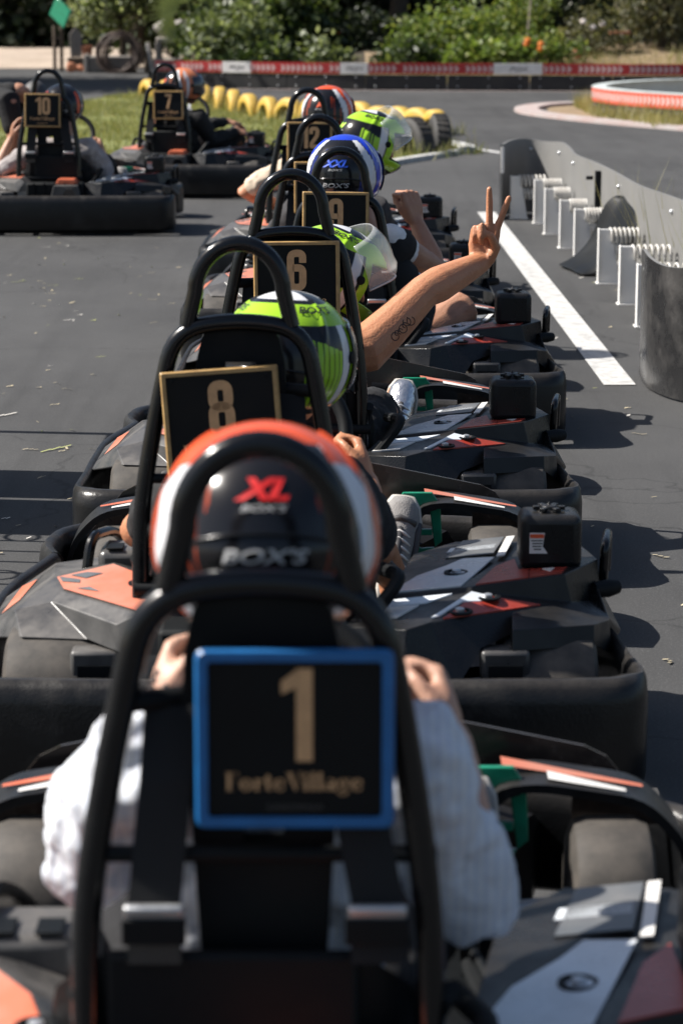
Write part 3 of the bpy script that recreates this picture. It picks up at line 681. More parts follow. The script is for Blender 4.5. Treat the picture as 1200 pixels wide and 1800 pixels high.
    MB().tube(fillet([(-.45, .29, .33), (-.44, .30, .40), (-.40, .42, .39), (-.36, .5, .3)], .05), .011, 10).build('hose', M['gloss'], k)
    # --- seat
    hxo = -.09
    mb = MB(); rings = []
    for y, z, wd, zt in ((-.02, .42, .155, .47), (.02, .24, .20, .42), (.09, .12, .215, .36), (.22, .08, .215, .31), (.40, .09, .20, .25), (.47, .12, .19, .19)):
        o_ = [(-wd, zt), (-wd * .98, z + .05), (-wd * .8, z), (0, z - .012), (wd * .8, z), (wd * .98, z + .05), (wd, zt)]
        i_ = [(a * .94, b + (.012 if 0 < j < 6 else 0)) for j, (a, b) in enumerate(o_)][::-1]
        rings.append([(hxo + a, y, b) for a, b in o_ + i_])
    mb.loft(rings); so = mb.build('seat', M['satin'], k, smooth=60)
    MB().box((hxo, -.02, .335), (.28, .02, .29)).build('seat_back', M['satin'], so, bevel=.008)
    # --- roll hoop
    mb = MB()
    main = fillet([(hxo - .20, -.03, .20), (hxo - .195, -.01, .52), (hxo - .165, .0, .69), (hxo - .125, .0, .865), (hxo, .0, .885), (hxo + .125, .0, .865), (hxo + .158, .0, .69), (hxo + .182, -.01, .52), (hxo + .19, -.03, .20)], [0, .1, .1, .075, .2, .075, .1, .1, 0], 6)
    mb.tube(main, .0165, 14)
    hp = mb.build('roll_hoop', M['gloss'], k, smooth=60)
    mb = MB(); up = [(hxo - .100, .0, .872)] + [(hxo - .084 * math.cos(R(a)), .0, .938 + .093 * math.sin(R(a))) for a in range(0, 181, 9)] + [(hxo + .100, .0, .872)]
    mb.tube(up, .0155, 14); mb.build('upper_arch', M['gloss'], hp, smooth=60)
    mb = MB(); mb.tube([(hxo - .155, .0, .745), (hxo - .085, .03, .745)], .013, 10); mb.tube([(hxo + .085, .03, .745), (hxo + .155, .0, .745)], .013, 10)
    mb.tube([(hxo - .19, -.005, .575), (hxo + .19, -.005, .575)], .010, 10)
    mb.tube([(hxo - .205, -.02, .42), (hxo - .16, .3, .16)], .012, 10); mb.tube([(hxo + .205, -.02, .42), (hxo + .16, .3, .16)], .012, 10)
    mb.tube([(hxo - .208, -.03, .36), (hxo + .208, -.03, .36)], .014, 10)
    mb.build('hoop_brace', M['satin'], hp, smooth=60)
    # --- head pad / seat back with two holes
    mb = MB(); y0, y1 = .015, .05
    def bar(poly): mb.prism([(hxo + a, b) for a, b in poly], y0, y1, 0, 'XZ')
    bar([(-.075, .845), (-.055, .88), (.055, .88), (.075, .845), (.085, .80), (-.085, .80)])
    bar([(-.085, .7995), (-.030, .7995), (-.030, .745), (-.088, .745)]); bar([(.03, .7995), (.085, .7995), (.088, .745), (.03, .745)])
    bar([(-.088, .7445), (.088, .7445), (.08, .62), (-.08, .62)])
    bar([(-.08, .6195), (-.022, .6195), (-.022, .58), (-.078, .58)]); bar([(.022, .6195), (.08, .6195), (.078, .58), (.022, .58)])
    bar([(-.078, .5795), (.078, .5795), (.07, .44), (-.07, .44)])
    mb.build('head_pad', M['satin'], k, smooth=0)
    # --- harness
    for sx, x0, x1 in ((-1, hxo - .100, hxo - .118), (1, hxo + .095, hxo + .125)):
        mb = MB(); p = [(x0, .055, .742), (x0, .012, .738), (x0 + sx * .005, -.012, .66), (x1, -.03, .53), (x1, -.04, .46)]
        rings = [[(x - .029, y, z), (x + .029, y, z), (x + .029, y + .006, z), (x - .029, y + .006, z)] for x, y, z in p]
        mb.loft(rings); hs = mb.build('harness_strap', M['cloth_black'], k, smooth=0)
        MB().box((x1, -.043, .522), (.064, .010, .017), 0, (R(20), 0, 0)).build('buckle', M['steel'], hs, bevel=.003)
        MB().box((x1, -.045, .50), (.07, .008, .03)).build('buckle_plate', M['satin'], hs, bevel=.002)
    # --- under-seat clutter seen behind the hoop
    mb = MB(); mb.box((hxo, -.10, .24), (.36, .12, .16)); eb = mb.build('engine_block', M['satin'], k, bevel=.01)
    for i in range(5): MB().box((hxo - .13 + i * .065, -.168, .25), (.008, .02, .14)).build('cooling_fin', M['satin'], eb, smooth=0)
    mb = MB(); mb.tube(fillet([(.12, -.06, .30), (.2, -.05, .40), (.16, .1, .38)], .05), .014, 10); mb.tube(fillet([(.2, .2, .2), (.22, .3, .3), (.18, .5, .3)], .05), .008, 8); mb.build('cable', M['satin'], k)
    mb = MB(); mb.lathe([(.012, 0), (.05, .0), (.05, .02), (.012, .02)], 20, 0, 'Y', (.20, .12, .27)); mb.build('pulley', M['steel'], k)
    # --- steering
    sw = empty('steering_wheel', (hxo + .03, .52, .575)); sw.parent = k; sw.rotation_euler = (R(-28), 0, 0)
    mb = MB(); mb.tube([(.15 * math.cos(a), .15 * math.sin(a) * .0, .15 * math.sin(a)) for a in [2 * math.pi * i / 40 for i in range(40)]], .0155, 12, 0, True, True)
    mb.build('wheel_rim', M['satin'], sw, smooth=60)
    mb = MB(); mb.lathe([(.001, -.012), (.045, -.01), (.045, .01), (.001, .012)], 20, 0, 'Y')
    for a in (90, 210, 330): mb.box((.09 * math.cos(R(a)), 0, .09 * math.sin(R(a))), (.12, .005, .022), 0, (0, -R(a), 0))
    mb.build('wheel_hub', M['steel'], sw)
    mb = MB(); mb.tube([(0, .01, -.005), (0, .40, -.34)], .012, 10); mb.build('steering_column', M['satin'], sw)
    # --- pedals
    for x in (.262, -.31):
        mb = MB(); z0 = .17
        for q in ([(x - .05, .33), (x - .035, .36), (x + .035, .36), (x + .055, .33), (x + .03, .315), (x - .03, .335)], [(x + .055, .33), (x + .06, .24), (x + .042, .225), (x + .03, .315)],
                  [(x - .05, .33), (x - .03, .335), (x - .03, .2), (x - .05, .2)], [(x - .03, .27), (x + .036, .27), (x + .036, .255), (x - .03, .255)], [(x - .03, .22), (x + .042, .225), (x + .03, .2), (x - .03, .2)]):
            mb.prism([(a_, b_ - .025) for a_, b_ in q], 1.06, 1.072, 0, 'XZ')
        mb.tube([(x, 1.066, .2), (x, 1.08, .06)], .009, 8)
        mb.build('pedal', M['green'], k, smooth=0, bevel=.002)
    return k

def build_plate(kart, num, x, z, roll=0.0, frame='gold', y=-.03):
    W_, H_ = .22, .203
    p = MB().box((0, 0, 0), (W_, .006, H_)).build('number_plate', M['plate'], kart, smooth=0, bevel=.002)
    p.location = (x, y, z); p.rotation_euler = (R(-4), roll, 0)
    if frame == 'blue': p.scale = (.945, .945, .945)
    fm = M['blue'] if frame == 'blue' else M['gold']
    t = .011 if frame == 'blue' else .0075
    mb = MB(); o = [(-W_ / 2, -H_ / 2), (W_ / 2, -H_ / 2), (W_ / 2, H_ / 2), (-W_ / 2, H_ / 2)]
    oo = fillet([(a, b, 0) for a, b in o], .012 if frame == 'blue' else .003, 4, True); ii = fillet([(a * (1 - 2 * t / W_), b * (1 - 2 * t / H_), 0) for a, b in o], .006 if frame == 'blue' else .002, 4, True)
    mb.loft([[(v.x * 1.03, -.004, v.y * 1.03) for v in oo], [(v.x, -.0095, v.y) for v in oo], [(v.x, -.0095, v.y) for v in ii], [(v.x, -.0032, v.y) for v in ii]], 0, False)
    mb.build('plate_frame', fm, p, smooth=0)
    def put(polys, nm, m, z0):
        mb = MB()
        for q in polys: mb.add([(a, -.0046, b + z0) for a, b in q], [tuple(range(len(q)))])
        mb.build(nm, m, p, smooth=0)
    put(number(num, .108), 'numeral', M['num'], -.026)
    put(didone(.021, .158), 'lettering', M['num'], -.060)
    v, f = text_mesh('SARDINIA', .011, 0, 0, 1.0)
    mb = MB(); mb.add([(a * 1.35, -.0046, b - .083) for a, b in v], f); mb.build('small_lettering', M['numdim'] if frame == 'blue' else M['num'], p, smooth=0)
    for sx in (-1, 1):
        mb = MB(); mb.lathe([(.001, -.006), (.004, -.005), (.004, 0)], 8, 0, 'Y', (sx * (W_ / 2 - .02), -.003, H_ / 2 - .016)); mb.build('rivet', M['satin'], p)
    return p

# ------------------------------------------------------------------ helmets
def helm_pt(az, el, off=0.0):
    """az from straight back (deg, + to wearer's right), el elevation; helmet faces +y"""
    a, e = R(az), R(el)
    d = Vector((math.sin(a) * math.cos(e), -math.cos(a) * math.cos(e), math.sin(e)))
    rx, rz = .132, .135
    ry = .150 if d.y < 0 else .165
    r = 1.0 / math.sqrt((d.x / rx) ** 2 + (d.y / ry) ** 2 + (d.z / rz) ** 2)
    if d.z < 0:
        r *= 1 - 0.05 * d.z * d.z + (0.10 * max(0, d.y) * -d.z)
    # chin bar pushes forward, back vent ridge
    if d.y > .5 and -.75 < d.z < -.15: r *= 1 + .10 * (d.y - .5)
    r += .005 * math.exp(-((el + 12) / 8) ** 2) * max(0, math.cos(a)) ** 0.6 if abs(az) < 90 else 0
    rim = abs(az)
    r += .004 * math.exp(-((rim - 56 - .25 * el) / 4) ** 2) * (1 if -20 < el < 62 else 0)
    return d * (r + off)
def helm_col(az, el, c, st):
    K = (.008, .008, .010); W_ = (.72, .72, .74); A = abs(az)
    if el < -44: return K
    if st == 'stripes':                      # lime helmet with rows of side stripes
        if el > 62: return W_ if abs((A - 90)) > 25 else K
        if el > 32: return c if el < 56 else K
        if A < 40: return K
        if 40 <= A < 46: return c if el < 22 and (A - 40) % 3 < 1.6 else K
        if 46 <= A < 84: return (c if (A % 6.5) < 5.1 else K) if el < 20 - (A - 46) * .3 else K
        if 84 <= A < 97: return W_
        if 97 <= A < 101: return K
        return c if A < 150 else K
    if st == 'dark':
        if el > 66: return K
        if 50 < A < 60 and -20 < el < 40: return c
        if 78 < A < 86 and el < 30: return W_
        return c if 100 < A < 118 else K
    edge = 50 - max(0, el) * .28
    if st == 'band' and (el > 46 or (A > 40 and el > 34)): return c
    if el < 60:
        if A < edge - 22: return K
        if A < edge - 2:
            return tuple(x * .45 for x in c) if (A % 5.0) < 1.5 and el < 34 - (A - 28) * .6 else K
        if A < edge + 1: return K
        if A < edge + 17: return W_
        if A < edge + 19: return K
        if A < edge + 34: return c
        if A < edge + 48: return W_ if (A % 12) < 7 else c
        return c if A < 140 else K
    if st == 'band': return c
    return c
def helmet(parent, loc, rot, c, style, size, openv=False, nu=192, nv=112, roll=(0, 0), tc='txt_red'):
    o_ = bpy.data.objects.new('helmet', None)
    V, F, C = [], [], []
    els = [-52 + 142 * i / nv for i in range(nv + 1)]
    for e in els:
        for j in range(nu):
            az = -180 + 360 * j / nu; V.append(helm_pt(az, e)); C.append(helm_col(az, e, c, style))
    def opening(az, e): return abs(az) > 112 and -24 < e < 26
    for i in range(nv):
        for j in range(nu):
            az = -180 + 360 * (j + .5) / nu; e = (els[i] + els[i + 1]) / 2
            if opening(az, e): continue
            F.append((i * nu + j, i * nu + (j + 1) % nu, (i + 1) * nu + (j + 1) % nu, (i + 1) * nu + j))
    me = bpy.data.meshes.new('helmet'); me.from_pydata(V, [], F)
    ca = me.color_attributes.new('paint', 'FLOAT_COLOR', 'POINT')
    ca.data.foreach_set('color', [q for p in C for q in (*p, 1.0)])
    me.polygons.foreach_set('use_smooth', [True] * len(F)); me.materials.append(M['helmet'])
    h = bpy.data.objects.new('helmet', me); COL.objects.link(h); h.parent = parent; h.location = loc; h.rotation_euler = rot
    sd = h.modifiers.new('shell', 'SOLIDIFY'); sd.thickness = .012; sd.offset = -1
    # lining
    mb = MB(); mb.add([helm_pt(-180 + 15 * j, e, -.020) for e in range(-50, 91, 14) for j in range(24)],
                      [(i * 24 + j, i * 24 + (j + 1) % 24, (i + 1) * 24 + (j + 1) % 24, (i + 1) * 24 + j) for i in range(10) for j in range(24) if not (opening(-180 + 15 * (j + .5), -50 + 14 * (i + .5)))])
    mb.build('lining', M['liner'], h, smooth=180)
    # visor
    lift = 44 if openv else 0
    mb = MB(); vs = []; n1, n2 = 28, 9
    for i in range(n2 + 1):
        for j in range(n1 + 1):
            az = 104 + (360 - 208) * j / n1; e = -26 + 56 * i / n2
            p = helm_pt(az if az <= 180 else az - 360, e, .006)
            if lift: p = Matrix.Rotation(R(lift), 3, 'X') @ p + Vector((0, 0, .012))
            vs.append(p)
    mb.add(vs, [(i * (n1 + 1) + j, i * (n1 + 1) + j + 1, (i + 1) * (n1 + 1) + j + 1, (i + 1) * (n1 + 1) + j) for i in range(n2) for j in range(n1)])
    vz = mb.build('visor', M['visor'] if openv else M['visor_dark'], h, smooth=180)
    sv_ = vz.modifiers.new('t', 'SOLIDIFY'); sv_.thickness = .003
    if openv:
        e0 = [vs[j] for j in range(n1 + 1)]
        MB().tube(e0, .0028, 8).build('visor_edge', M['txt_white'], h, smooth=180)
    for sx in (-1, 1):
        p = helm_pt(sx * 100, 2, .002); q = MB(); q.lathe([(.001, .005), (.011, .004), (.013, 0)], 16, 0, 'X', (0, 0, 0)); b = q.build('visor_pivot', M['satin'], h); b.location = p; b.rotation_euler = (0, 0 if sx > 0 else math.pi, 0)
    # vents and wording on the back
    def put(txt, s, el0, m, shear=.3, bold=.0, xs=1.0, az0=0, nm='lettering'):
        v, f = text_mesh(txt, 1.0, shear, bold, xs)
        mb = MB(); mb.add([helm_pt(az0 + a * s, el0 + b * s * .9, .0025) for a, b in v], f); mb.build(nm, m, h, smooth=0)
    put(size, 15, 12, M[tc], .35, .045, 1.15)
    put("BOX'S", 4.4, 6.6, M['txt_white'], .3, .0, 1.6)
    put("BOX'S", 9.5, -15, M['txt_white'], .25, .018, 1.4)
    mb = MB(); mb.tube([helm_pt(az, -3 - 5 * (az / 45) ** 2, .002) for az in range(-46, 47, 4)], .0028, 8); mb.build('vent_ridge', M['gloss'], h, smooth=180)
    if style == 'stripes' or openv:
        put("BOX'S", 12.0, 44, M['txt_black'], .2, .02, 1.5, 62)
        put("BOX'S", 12.0, 44, M['txt_black'], .2, .02, 1.5, -62)
    mb = MB(); mb.tube([helm_pt(-180 + 10 * j, -51, -.004) for j in range(36)], .009, 8, 0, True, True); mb.build('neck_roll', M['liner'], h, smooth=180)
    return h

# ------------------------------------------------------------------ people
def hand(mb, wrist, u, palm, side, pose='grip', sc=1.0):
    """u: wrist->fingers, palm: direction the palm faces, side: +1 if the thumb lies on cross(u, palm)"""
    u = Vector(u).normalized(); nrm = Vector(palm); nrm = (nrm - u * nrm.dot(u)).normalized(); s = u.cross(nrm) * side; w0 = Vector(wrist)
    def pt(a, b, c): return w0 + (u * a + s * b + nrm * c) * sc
    for b0, b1, l in ((.016, .029, .088), (.006, .010, .092), (-.006, -.009, .088), (-.015, -.026, .080)):
        mb.blob([pt(0, b0 * .9, 0), pt(l * .55, b1 * .9, -.003), pt(l, b1, -.001)], [.0155 * sc, .0145 * sc, .0112 * sc], 10)
    curls = {'grip': ((55, 75, 40),) * 4, 'fist': ((80, 92, 55),) * 4, 'relaxed': ((28, 30, 20), (34, 34, 22), (40, 38, 24), (44, 40, 26)),
             'peace': ((3, 4, 3), (2, 3, 2), (78, 98, 42), (74, 95, 42))}[pose]
    spread = {'peace': (13, -8, -4, -4)}.get(pose, (5, 1, -3, -8))
    fl = ((.029, .088, (.041, .026, .020), .0092), (.010, .092, (.046, .030, .021), .0094), (-.009, .088, (.042, .028, .020), .0089), (-.026, .080, (.032, .021, .018), .0080))
    for (b, l, seg, r), cu, sp in zip(fl, curls, spread):
        p = pt(l, b, -.001); pts = [p - u * .012 * sc, p]; ang = 0
        for sl, ca in zip(seg, cu):
            ang += ca
            d = (u * math.cos(R(sp)) + s * math.sin(R(sp))) * math.cos(R(ang)) + nrm * math.sin(R(ang))
            p = p + d * sl * sc; pts.append(p)
        mb.blob(pts, [r * sc, r * 1.06 * sc, r * sc, r * .95 * sc, r * .84 * sc], 10)
    if pose == 'peace': th = [pt(.012, .022, .006), pt(.045, .034, .018), pt(.073, .016, .034), pt(.083, -.012, .036)]
    elif pose == 'fist': th = [pt(.012, .022, .006), pt(.048, .036, .016), pt(.082, .028, .034), pt(.088, .004, .038)]
    else: th = [pt(.010, .02, .004), pt(.040, .042, .012), pt(.072, .050, .026), pt(.094, .044, .038)]
    mb.blob(th, [.015 * sc, .0125 * sc, .0108 * sc, .0085 * sc], 10)

def lerp(a, b, t): return Vector(a) * (1 - t) + Vector(b) * t
def seated(name_label, kart, P):
    """a person seated in a kart; coordinates are kart-local, converted through the kart's placement"""
    per = empty('person', kart.location, kart.rotation_euler.z, name_label, 'person', 'drivers sitting in the go-karts')
    b = MB(); vox = P.get('vox', .0065); sk = M[P['skin']]; f = P.get('bulk', 1.0)
    hd = Vector(P['head']); sh = P.get('sh', .62); cx = P.get('cx', -.09); sy = P.get('sy', .13)
    pel = Vector((-.09, .24, .17)); che = Vector((cx, sy + .03, sh - .12)); nk = Vector((cx, sy + .01, sh + .03))
    b.blob([pel, lerp(pel, che, .5), che, nk - Vector((0, 0, .05))], [.13 * f, .125 * f, .135 * f, .075], 18, 0, .72, (0, 1, 0))
    b.blob([nk - Vector((0, 0, .06)), lerp(nk, hd, .4), hd - Vector((0, 0, .04))], [.066, .056, .058], 14)
    # head with face
    rz = Matrix.Rotation(P.get('yaw', 0), 3, 'Z') @ Matrix.Rotation(P.get('pitch', 0), 3, 'X')
    def H(x, y, z): return hd + rz @ Vector((x, y, z))
    b.ell(hd, (.075, .095, .11), 0, 20, 14, (P.get('pitch', 0), 0, P.get('yaw', 0)))
    b.blob([H(0, .02, -.06), H(0, .075, -.095)], [.055, .034], 12); b.blob([H(0, .092, .02), H(0, .113, -.022)], [.010, .015], 10)
    b.blob([H(-.022, .094, -.052), H(.022, .094, -.052)], [.008, .008], 8)
    for sx in (-1, 1): b.ell(H(sx * .077, -.005, -.005), (.012, .02, .032), 0, 10, 8)
    arms = {}
    for sx in (-1, 1):
        a = P['arms'][0 if sx < 0 else 1]; S = Vector(a.get('s', (cx + sx * .165 * f, sy, sh - .02))); E_ = Vector(a['e']); W_ = Vector(a['w'])
        q = a.get('thick', 1.0)
        b.blob([lerp(S, (cx, sy, sh - .04), .5), S, lerp(S, E_, .35), lerp(S, E_, .8), E_, lerp(E_, W_, .25), lerp(E_, W_, .7), W_],
               [.06 * q, .056 * q, .049 * q, .042 * q, .039 * q, .0425 * q, .033 * q, .0255 * q], 14)
        hand(b, W_, a.get('u', (W_ - E_)), a['palm'], a.get('side', 1), a.get('pose', 'grip'), a.get('hs', 1.0))
        arms[sx] = (S, E_, W_)
    legs = {}
    for sx in (-1, 1):
        l = P['legs'][0 if sx < 0 else 1]; K_ = Vector(l['k']); An = Vector(l['a']); hip = pel + Vector((sx * .085, 0, -.01))
        b.blob([hip, lerp(hip, K_, .5), K_, lerp(K_, An, .3), lerp(K_, An, .75), An], [.085, .078, .060 * l.get('t', 1), .057, .042, .036], 14)
        b.blob([An - Vector((0, .02, .03)), An + Vector((0, .06, .05)), An + Vector((0, .09, .13))], [.034, .036, .026], 10)
        legs[sx] = (hip, K_, An)
    body = voxel(b, 'body', sk, vox, 5, per)
    for p in P.get('tattoo', []): tattoo(body, *p)
    # shirt
    s = MB(); g = .012
    s.blob([pel - Vector((0, 0, .02)), lerp(pel, che, .5), che, nk - Vector((0, 0, .06))], [.145 * f, .142 * f, .152 * f, .10], 18, 0, .75, (0, 1, 0))
    sl = P.get('sleeve', .8)
    for sx in (-1, 1):
        S, E_, W_ = arms[sx]; q = P['arms'][0 if sx < 0 else 1].get('thick', 1.0); slv = P['arms'][0 if sx < 0 else 1].get('sleeve', sl)
        chain = [lerp(S, (cx, sy, sh - .04), .6), S]; rr = [.078 * f, .072 * q * f]
        if slv <= 1: chain += [lerp(S, E_, slv * .5), lerp(S, E_, slv)]; rr += [.066 * q, .062 * q]
        else: chain += [lerp(S, E_, .5), E_, lerp(E_, W_, (slv - 1) * .5), lerp(E_, W_, slv - 1)]; rr += [.064 * q, .058 * q, .050 * q, .042 * q]
        if slv >= .1: s.blob(chain, rr, 14)
    voxel(s, P.get('garment', 'shirt'), M[P['shirt']], P.get('svox', .0075), 2, per, .5, P.get('crease', .013))
    if P.get('cuff'):
        s = MB(); S, E_, W_ = arms[1]; s.blob([lerp(S, E_, -.10), lerp(S, E_, .05), lerp(S, E_, .24)], [.06, .058, .054], 14); voxel(s, 'sleeve', M['shirt_white'], .007, 2, per, .5, .006)
    if P.get('vest'):
        vo = Vector((.075, .02, -.05)); s = MB(); s.blob([pel + vo - Vector((0, 0, .02)), lerp(pel, che, .5) + vo, che + vo, nk + vo - Vector((0, 0, .09))], [.17 * f, .17 * f, .165 * f, .105], 18, 0, .8, (0, 1, 0)); voxel(s, 'vest', M['shirt_black'], .0085, 3, per)
    if P.get('trousers', True):
        t = MB()
        for sx in (-1, 1):
            hip, K_, An = legs[sx]; t.blob([hip, lerp(hip, K_, .5), K_, lerp(K_, An, .3), lerp(K_, An, .85)], [.102, .09, .070, .066, .05], 14)
        t.ell(pel, (.15, .13, .11)); voxel(t, 'trousers', M['trousers'], .009, 2, per, .5, .018)
    else:
        t = MB()
        for sx in (-1, 1):
            hip, K_, An = legs[sx]; t.blob([hip, lerp(hip, K_, .45)], [.105, .10], 14)
        t.ell(pel, (.15, .13, .11)); voxel(t, 'shorts', M['trousers'], .009, 3, per)
    for sx in (-1, 1): shoe(per, legs[sx][2], P.get('shoe', 'dark'), sx)
    h = helmet(per, hd + rz @ Vector((0, .01, .012)), P.get('hrot', (P.get('pitch', 0), 0, P.get('yaw', 0))), P['hcol'], P.get('hstyle', 'plain'), P['size'], P.get('openv', False), P.get('nu', 128), P.get('nv', 72), tc=P.get('tc', 'txt_red'))
    return per

def shoe(per, An, kind, sx):
    """an upright driving foot: sole towards +y, toe up"""
    up = Vector((.12 * sx, .42, .9)).normalized(); fw = Vector((0, .9, -.42)).normalized(); rt = up.cross(fw).normalized()
    c = Vector(An) + Vector((0, -.0, -.035))
    def pt(a, b, d): return c + up * a + rt * b + fw * d
    rings = []; top = []
    for a, wd, th in ((-.03, .026, .03), (-.01, .034, .045), (.03, .036, .055), (.08, .038, .055), (.12, .045, .045), (.165, .047, .036), (.20, .040, .030), (.222, .024, .022)):
        rings.append([pt(a, wd * math.cos(t), -th * math.sin(t) * (1.25 if math.sin(t) > 0 else .35)) for t in [2 * math.pi * i / 16 for i in range(16)]])
    mk = {'silver': 'silver', 'white': 'shoe', 'dark': 'shoe_dark'}[kind]
    s = MB(); s.loft(rings); o = s.build('shoe', M[mk], per, smooth=180)
    r2 = []
    for a, wd in ((-.035, .030), (.0, .040), (.06, .041), (.12, .050), (.17, .052), (.205, .044), (.23, .028)):
        r2.append([pt(a, wd * math.cos(t), .010 + .014 * math.sin(t)) for t in [2 * math.pi * i / 12 for i in range(12)]])
    s = MB(); s.loft(r2); s.build('sole', M['sole'] if kind != 'dark' else M['shoe_dark'], o, smooth=180)
    def th_(a): 
        T_ = ((-.03, .03), (-.01, .045), (.03, .055), (.08, .055), (.12, .045), (.165, .036), (.20, .030))
        for (a0, t0), (a1, t1) in zip(T_[:-1], T_[1:]):
            if a0 <= a <= a1: return (t0 + (t1 - t0) * (a - a0) / (a1 - a0)) * 1.25
        return .04
    for i in range(6):
        a = .03 + i * .019; t_ = th_(a)
        s = MB(); s.tube([pt(a - .006, -.027, -t_ * .70), pt(a, -.014, -t_ * .95 - .002), pt(a + .006, 0, -t_ - .004), pt(a, .014, -t_ * .95 - .002), pt(a - .006, .027, -t_ * .70)], .004, 6); s.build('lace', M['steel'] if kind == 'silver' else M['purewhite'], o, smooth=180)
    if kind != 'dark':
        s = MB(); s.tube([pt(.02, 0, -th_(.02) - .000), pt(.08, 0, -th_(.08) + .001), pt(.14, 0, -th_(.14) + .001)], [.010, .011, .008], 8); s.build('tongue', M['shoe_dark'], o, smooth=180)
    if kind == 'white':
        for b_ in (-1, 1):
            s = MB(); s.tube([pt(.02, b_ * .040, -.012), pt(.08, b_ * .041, -.024), pt(.135, b_ * .043, -.022), pt(.16, b_ * .044, -.01)], .009, 6); s.build('overlay', M['shoe_dark'], o, smooth=180)
        s = MB(); s.tube([pt(.155, -.036, -.03), pt(.165, 0, -.047), pt(.155, .036, -.03)], .008, 8); s.build('toe_band', M['shoe_dark'], o, smooth=180)

def tattoo(body, view, strokes, r):
    """ink lines laid on the skin: strokes are 3-D polylines pushed along -view onto the body"""
    me = body.data; bv = BVHTree.FromPolygons([v.co for v in me.vertices], [tuple(p.vertices) for p in me.polygons])
    V = Vector(view).normalized(); mb = MB()
    for s in strokes:
        pts = []
        for p in s:
            hit = bv.ray_cast(Vector(p) - V * .3, V)
            if hit[0] is not None: pts.append(hit[0] + hit[1] * .0004)
        if len(pts) > 1: mb.tube(pts, r, 5)
    if mb.v: mb.build('tattoo', M['ink'], body, smooth=180)

# ------------------------------------------------------------------ karts and drivers on the track
proto = build_kart()
KG = 'go-karts queued on the asphalt'
karts = {}
for num, X, Y, rz, px, pz_, roll, fr, lab in (
        ('1', -.03, 2.52, 0, -.02, .727, 0.0, 'blue', 'black go-kart with blue framed number 1 plate, nearest in the queue'),
        ('8', -.08, 4.61, 0, -.148, .70, R(-4.2), 'gold', 'black go-kart with tilted gold framed number 8 plate'),
        ('6', -.035, 6.36, 0, -.082, .765, R(-.6), 'gold', 'black go-kart with number 6 plate, driver waving an arm'),
        ('9', .10, 8.30, 0, -.12, .735, R(.5), 'gold', 'black go-kart with number 9 plate under the blue helmet'),
        ('4', .01, 9.98, 0, -.09, .72, 0, 'gold', 'black go-kart hidden between the number 9 and number 12 karts'),
        ('12', -.05, 12.32, 0, -.11, .755, R(.5), 'gold', 'black go-kart with number 12 plate at the front of the queue'),
        ('10', -1.71, 15.45, 0, -.17, .765, R(.8), 'gold', 'black go-kart with number 10 plate beside the bending person'),
        ('7', -1.18, 18.2, R(-8), -.10, .67, R(-.5), 'gold', 'black go-kart with number 7 plate next to the lawn')):
    k = proto if num == '1' else copy_tree(proto)
    k.location = (X, Y, 0); k.rotation_euler.z = rz; tag(k, lab, 'go-kart', KG); karts[num] = k
for num, dx, dz in (('1', .034, .012), ('8', -.025, .01), ('6', -.006, .01), ('9', -.014, -.055), ('4', -.01, -.03), ('12', -.03, -.015), ('10', -.045, -.02), ('7', -.04, -.065)):
    for ch in karts[num].children:
        if ch.name.split('.')[0] in ('roll_hoop', 'head_pad', 'harness_strap'): ch.location = (dx, 0, dz)
        if ch.name.split('.')[0] == 'fuel_tank' and num in '169':
            for q in list(ch.children):
                if q.name.startswith('label'): bpy.data.objects.remove(q)
for num, px, pz_, roll, fr in (('1', -.02, .727, 0, 'blue'), ('8', -.148, .70, R(-4.2), 'gold'), ('6', -.082, .765, R(-.6), 'gold'), ('9', -.12, .735, R(.5), 'gold'), ('4', -.09, .72, 0, 'gold'),
                              ('12', -.11, .755, R(.5), 'gold'), ('10', -.17, .765, R(.8), 'gold'), ('7', -.10, .67, R(-.5), 'gold')):
    build_plate(karts[num], num if num != '4' else ' ', px, pz_, roll, fr)

OR, GR, BL = (.72, .085, .015), (.33, .60, .03), (.015, .05, .52)
LEGB = [dict(k=(-.25, .60, .33), a=(-.27, .92, .17)), dict(k=(.13, .60, .32), a=(.2, .925, .165))]
LEG = [dict(k=(-.27, .62, .40), a=(-.27, .92, .17)), dict(k=(.16, .62, .40), a=(.2, .925, .165))]
def gR(e=(.2, .26, .42), w_=(.125, .43, .50), **k): return dict(e=e, w=w_, u=(-.15, .55, .65), palm=(-1, .25, 0), side=1, pose='grip', **k)
def gL(e=(-.34, .26, .42), w_=(-.235, .43, .50), **k): return dict(e=e, w=w_, u=(.15, .55, .65), palm=(1, .25, 0), side=-1, pose='grip', **k)
rn = random.Random(5)
def squig(c, ax, ay, n, w_, h_):
    c, ax, ay = Vector(c), Vector(ax).normalized(), Vector(ay).normalized(); out = []
    for i in range(n):
        o = c + ax * w_ * ((i + .5) / n - .5) + ay * rn.uniform(-h_, h_) * .35; r = h_ * rn.uniform(.35, .7); a0 = rn.uniform(0, 360)
        out.append([o + ax * r * math.cos(R(a0 + a)) + ay * r * math.sin(R(a0 + a)) * 1.1 for a in range(0, rn.choice((270, 330, 380)), 30)])
    return out
